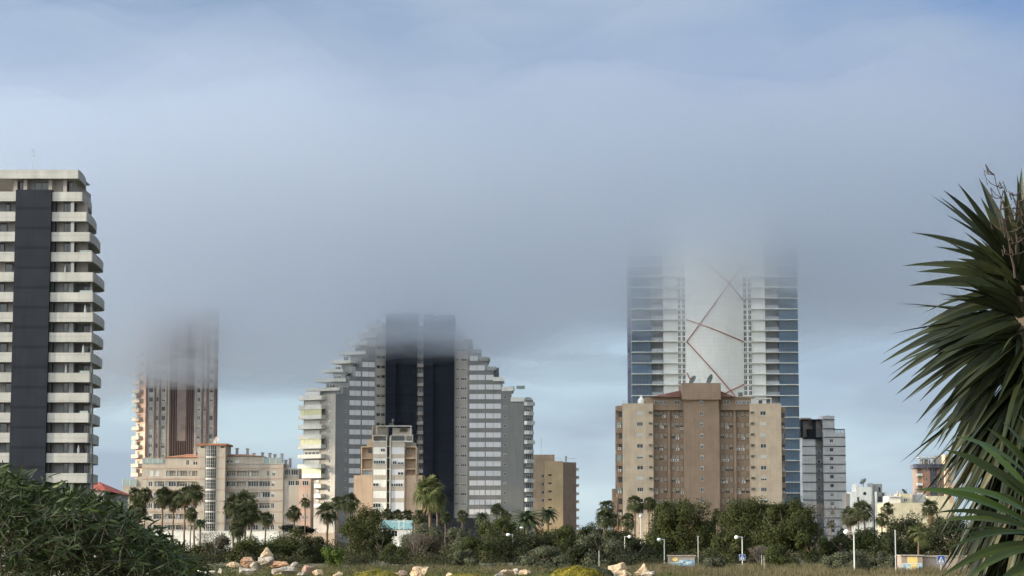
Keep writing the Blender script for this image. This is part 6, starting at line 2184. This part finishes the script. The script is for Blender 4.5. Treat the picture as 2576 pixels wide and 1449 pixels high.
def yucca_lower():
    r = random.Random(9); D = 6.0
    c0 = at(2650, 1330, D); g0 = gz(c0.x, D)
    t = thing('yucca', (c0.x, D, g0), 'nearer brighter green yucca with wide blades in the lower right corner', 'yucca')
    tk = MB(); tk.tube([(c0.x, D, g0), at(2665, 1449, D), at(2650, 1300, D)], [.07, .05, .03], 8); tk.build('trunk', M['bark'], t)
    L1 = [(2299, 1232, 2600, 1325, 52), (2375, 1131, 2640, 1310, 50), (2393, 1098, 2620, 1230, 34), (2434, 1096, 2625, 1280, 40), (2481, 1075, 2660, 1270, 40), (2384, 1232, 2620, 1320, 46), (2463, 1232, 2640, 1320, 34),
          (2356, 1312, 2640, 1345, 38), (2378, 1384, 2640, 1350, 34), (2419, 1349, 2640, 1362, 26), (2363, 1455, 2650, 1375, 44), (2334, 1356, 2600, 1345, 8), (2420, 1470, 2660, 1390, 46), (2480, 1500, 2670, 1400, 50),
          (2520, 1060, 2660, 1260, 36), (2560, 1040, 2670, 1250, 38), (2600, 1010, 2680, 1240, 40), (2350, 1290, 2630, 1352, 26), (2540, 1540, 2680, 1400, 50), (2440, 1160, 2650, 1300, 40)]
    a, bmb = MB(), MB()
    for i, (tx, ty, bx, by, w) in enumerate(L1):
        dd = D + r.uniform(-.3, .05)
        b = at(bx, by, D); tip = at(tx, ty, dd); L = (tip - b).length
        m = bmb if i in (2, 3, 0, 5) else a
        blade(m, b, tip, w * D / F * .60, (.07 if ty < 1400 else .10) * L, .22, 8, prof=[.45, .7, .95, 1, .85, .5, 0], up=Vector((0, -.8, .6)), twist=r.uniform(-.25, .35))
    for k in range(26):
        az = r.uniform(-1.4, 1.4); el = r.uniform(-.3, 1.3); d = Vector((math.cos(az) * math.cos(el), math.sin(az) * math.cos(el), math.sin(el))); b = at(2650, 1320, D)
        blade(a, b, b + d * r.uniform(.3, .42), .042, .02, .25, 7, prof=[.45, .7, .95, 1, .85, .5, 0])
    a.build('leaves', M['yucca_mid'], t)
    bmb.build('young_leaves', M['yucca_bright'], t)


yucca_upper()
yucca_lower()


# ------------------------------------------------------------------ the low cloud, layers of fog that swallow the tower tops
def fog_mat(dens):
    m = bpy.data.materials.new('fog_volume'); m.use_nodes = True
    n = m.node_tree.nodes; n.clear()
    o = n.new('ShaderNodeOutputMaterial'); p = n.new('ShaderNodeVolumePrincipled')
    p.inputs['Color'].default_value = (.918, .94, .968, 1)
    p.inputs['Density'].default_value = dens
    p.inputs['Anisotropy'].default_value = .84
    m.node_tree.links.new(p.outputs[0], o.inputs['Volume'])
    return m


def fog_layer(i, x0, x1, y0, y1, zb, zt, amp, dens, slope, soft=False):
    m = fog_mat(dens)
    nx, ny, sd = 70, 70, i * 17.3
    mb = MB()
    for s in (0, 1):
        for j in range(ny + 1):
            for k in range(nx + 1):
                u, t = k / nx, j / ny
                x, y = x0 + (x1 - x0) * u, y0 + (y1 - y0) * t
                if t > .5: y += 230 * (t - .5) * 2 * noise.noise((x * .008, .5, 9.1)) + 80 * (t - .5) * 2 * noise.noise((x * .03, sd, 2.1))
                e = min(1, min(u, 1 - u, t, 1 - t) * (2.2 if soft else 6)); e = smooth(0, 1, e) if soft else math.sqrt(max(0, 1 - (1 - e) ** 2))
                a = .8 * noise.fractal((x * .013, y * .006, 3.7), 1, 2, 5) + .4 * noise.fractal((x * .02 + sd, y * .01, sd), 1, 2, 4)
                b = noise.fractal((x * .012 - sd, y * .006, sd + 9), 1, 2, 4)
                lo, hi = zb + slope * max(x, -115 - .25 * (y - 600)) + amp * a, zt + amp * 2 * b
                mid = (lo + hi) / 2
                mb.v.append((x, y, mid + ((hi - mid) if s else (lo - mid)) * max(e, .002)))
    N_ = (nx + 1) * (ny + 1)
    for j in range(ny):
        for k in range(nx):
            a = j * (nx + 1) + k; b = a + 1; c = b + nx + 1; d = a + nx + 1
            mb.f.append((a, d, c, b)); mb.f.append((N_ + a, N_ + b, N_ + c, N_ + d))
    for idx, fl in (([k for k in range(nx + 1)], 0), ([ny * (nx + 1) + k for k in range(nx + 1)], 1), ([j * (nx + 1) for j in range(ny + 1)], 1), ([j * (nx + 1) + nx for j in range(ny + 1)], 0)):
        for a, b in zip(idx, idx[1:]):
            q = (a, b, N_ + b, N_ + a); mb.f.append(q[::-1] if fl else q)
    tag(mb.build('fog_bank', m), kind='stuff')


for i, (zb, d) in enumerate(((61, .002), (64, .003), (67.5, .004), (71, .005), (75, .007), (79, .015))):
    fog_layer(i, -250, 420, 440 + i * 8, 900, zb, 128 - i * 4, 13, d, .11)
fog_layer(9, -260, 330, 230, 900, 52, 165, 8, .0014, .06, True)


def fog_puff(px, py, D, rx, ry, rz, dens, seed):
    c = at(px, py, D)
    m = fog_mat(dens); mb = MB(); nu, nv = 40, 22
    for j in range(nv + 1):
        for k in range(nu):
            th = math.pi * j / nv; ph = 2 * math.pi * k / nu
            d = Vector((math.sin(th) * math.cos(ph), math.sin(th) * math.sin(ph), math.cos(th)))
            r = 1 + .55 * noise.fractal(d * 1.3 + Vector((seed, 0, 0)), 1, 2, 4)
            mb.v.append((c.x + d.x * rx * r, D + d.y * ry * r, c.z + d.z * rz * r))
    for j in range(nv):
        for k in range(nu):
            a = j * nu + k; b = j * nu + (k + 1) % nu
            mb.f.append((a, a + nu, b + nu, b))
    tag(mb.build('fog_wisp', m), kind='stuff')


for i, a in enumerate(((330, 905, 640, 26, 60, 5), (620, 940, 640, 30, 60, 4.5), (860, 850, 640, 24, 50, 4), (1300, 850, 650, 28, 60, 4.5), (1540, 770, 600, 24, 60, 6),
                       (1800, 700, 600, 26, 40, 6), (1990, 640, 600, 16, 40, 9), (2240, 740, 620, 26, 70, 5), (2440, 690, 600, 24, 60, 6), (700, 870, 560, 26, 40, 4), (1050, 806, 650, 26, 30, 6), (440, 868, 670, 20, 34, 5), (1460, 930, 700, 30, 60, 3), (1120, 860, 640, 22, 30, 3.5))):
    fog_puff(*a, .0075, i * 3.3)
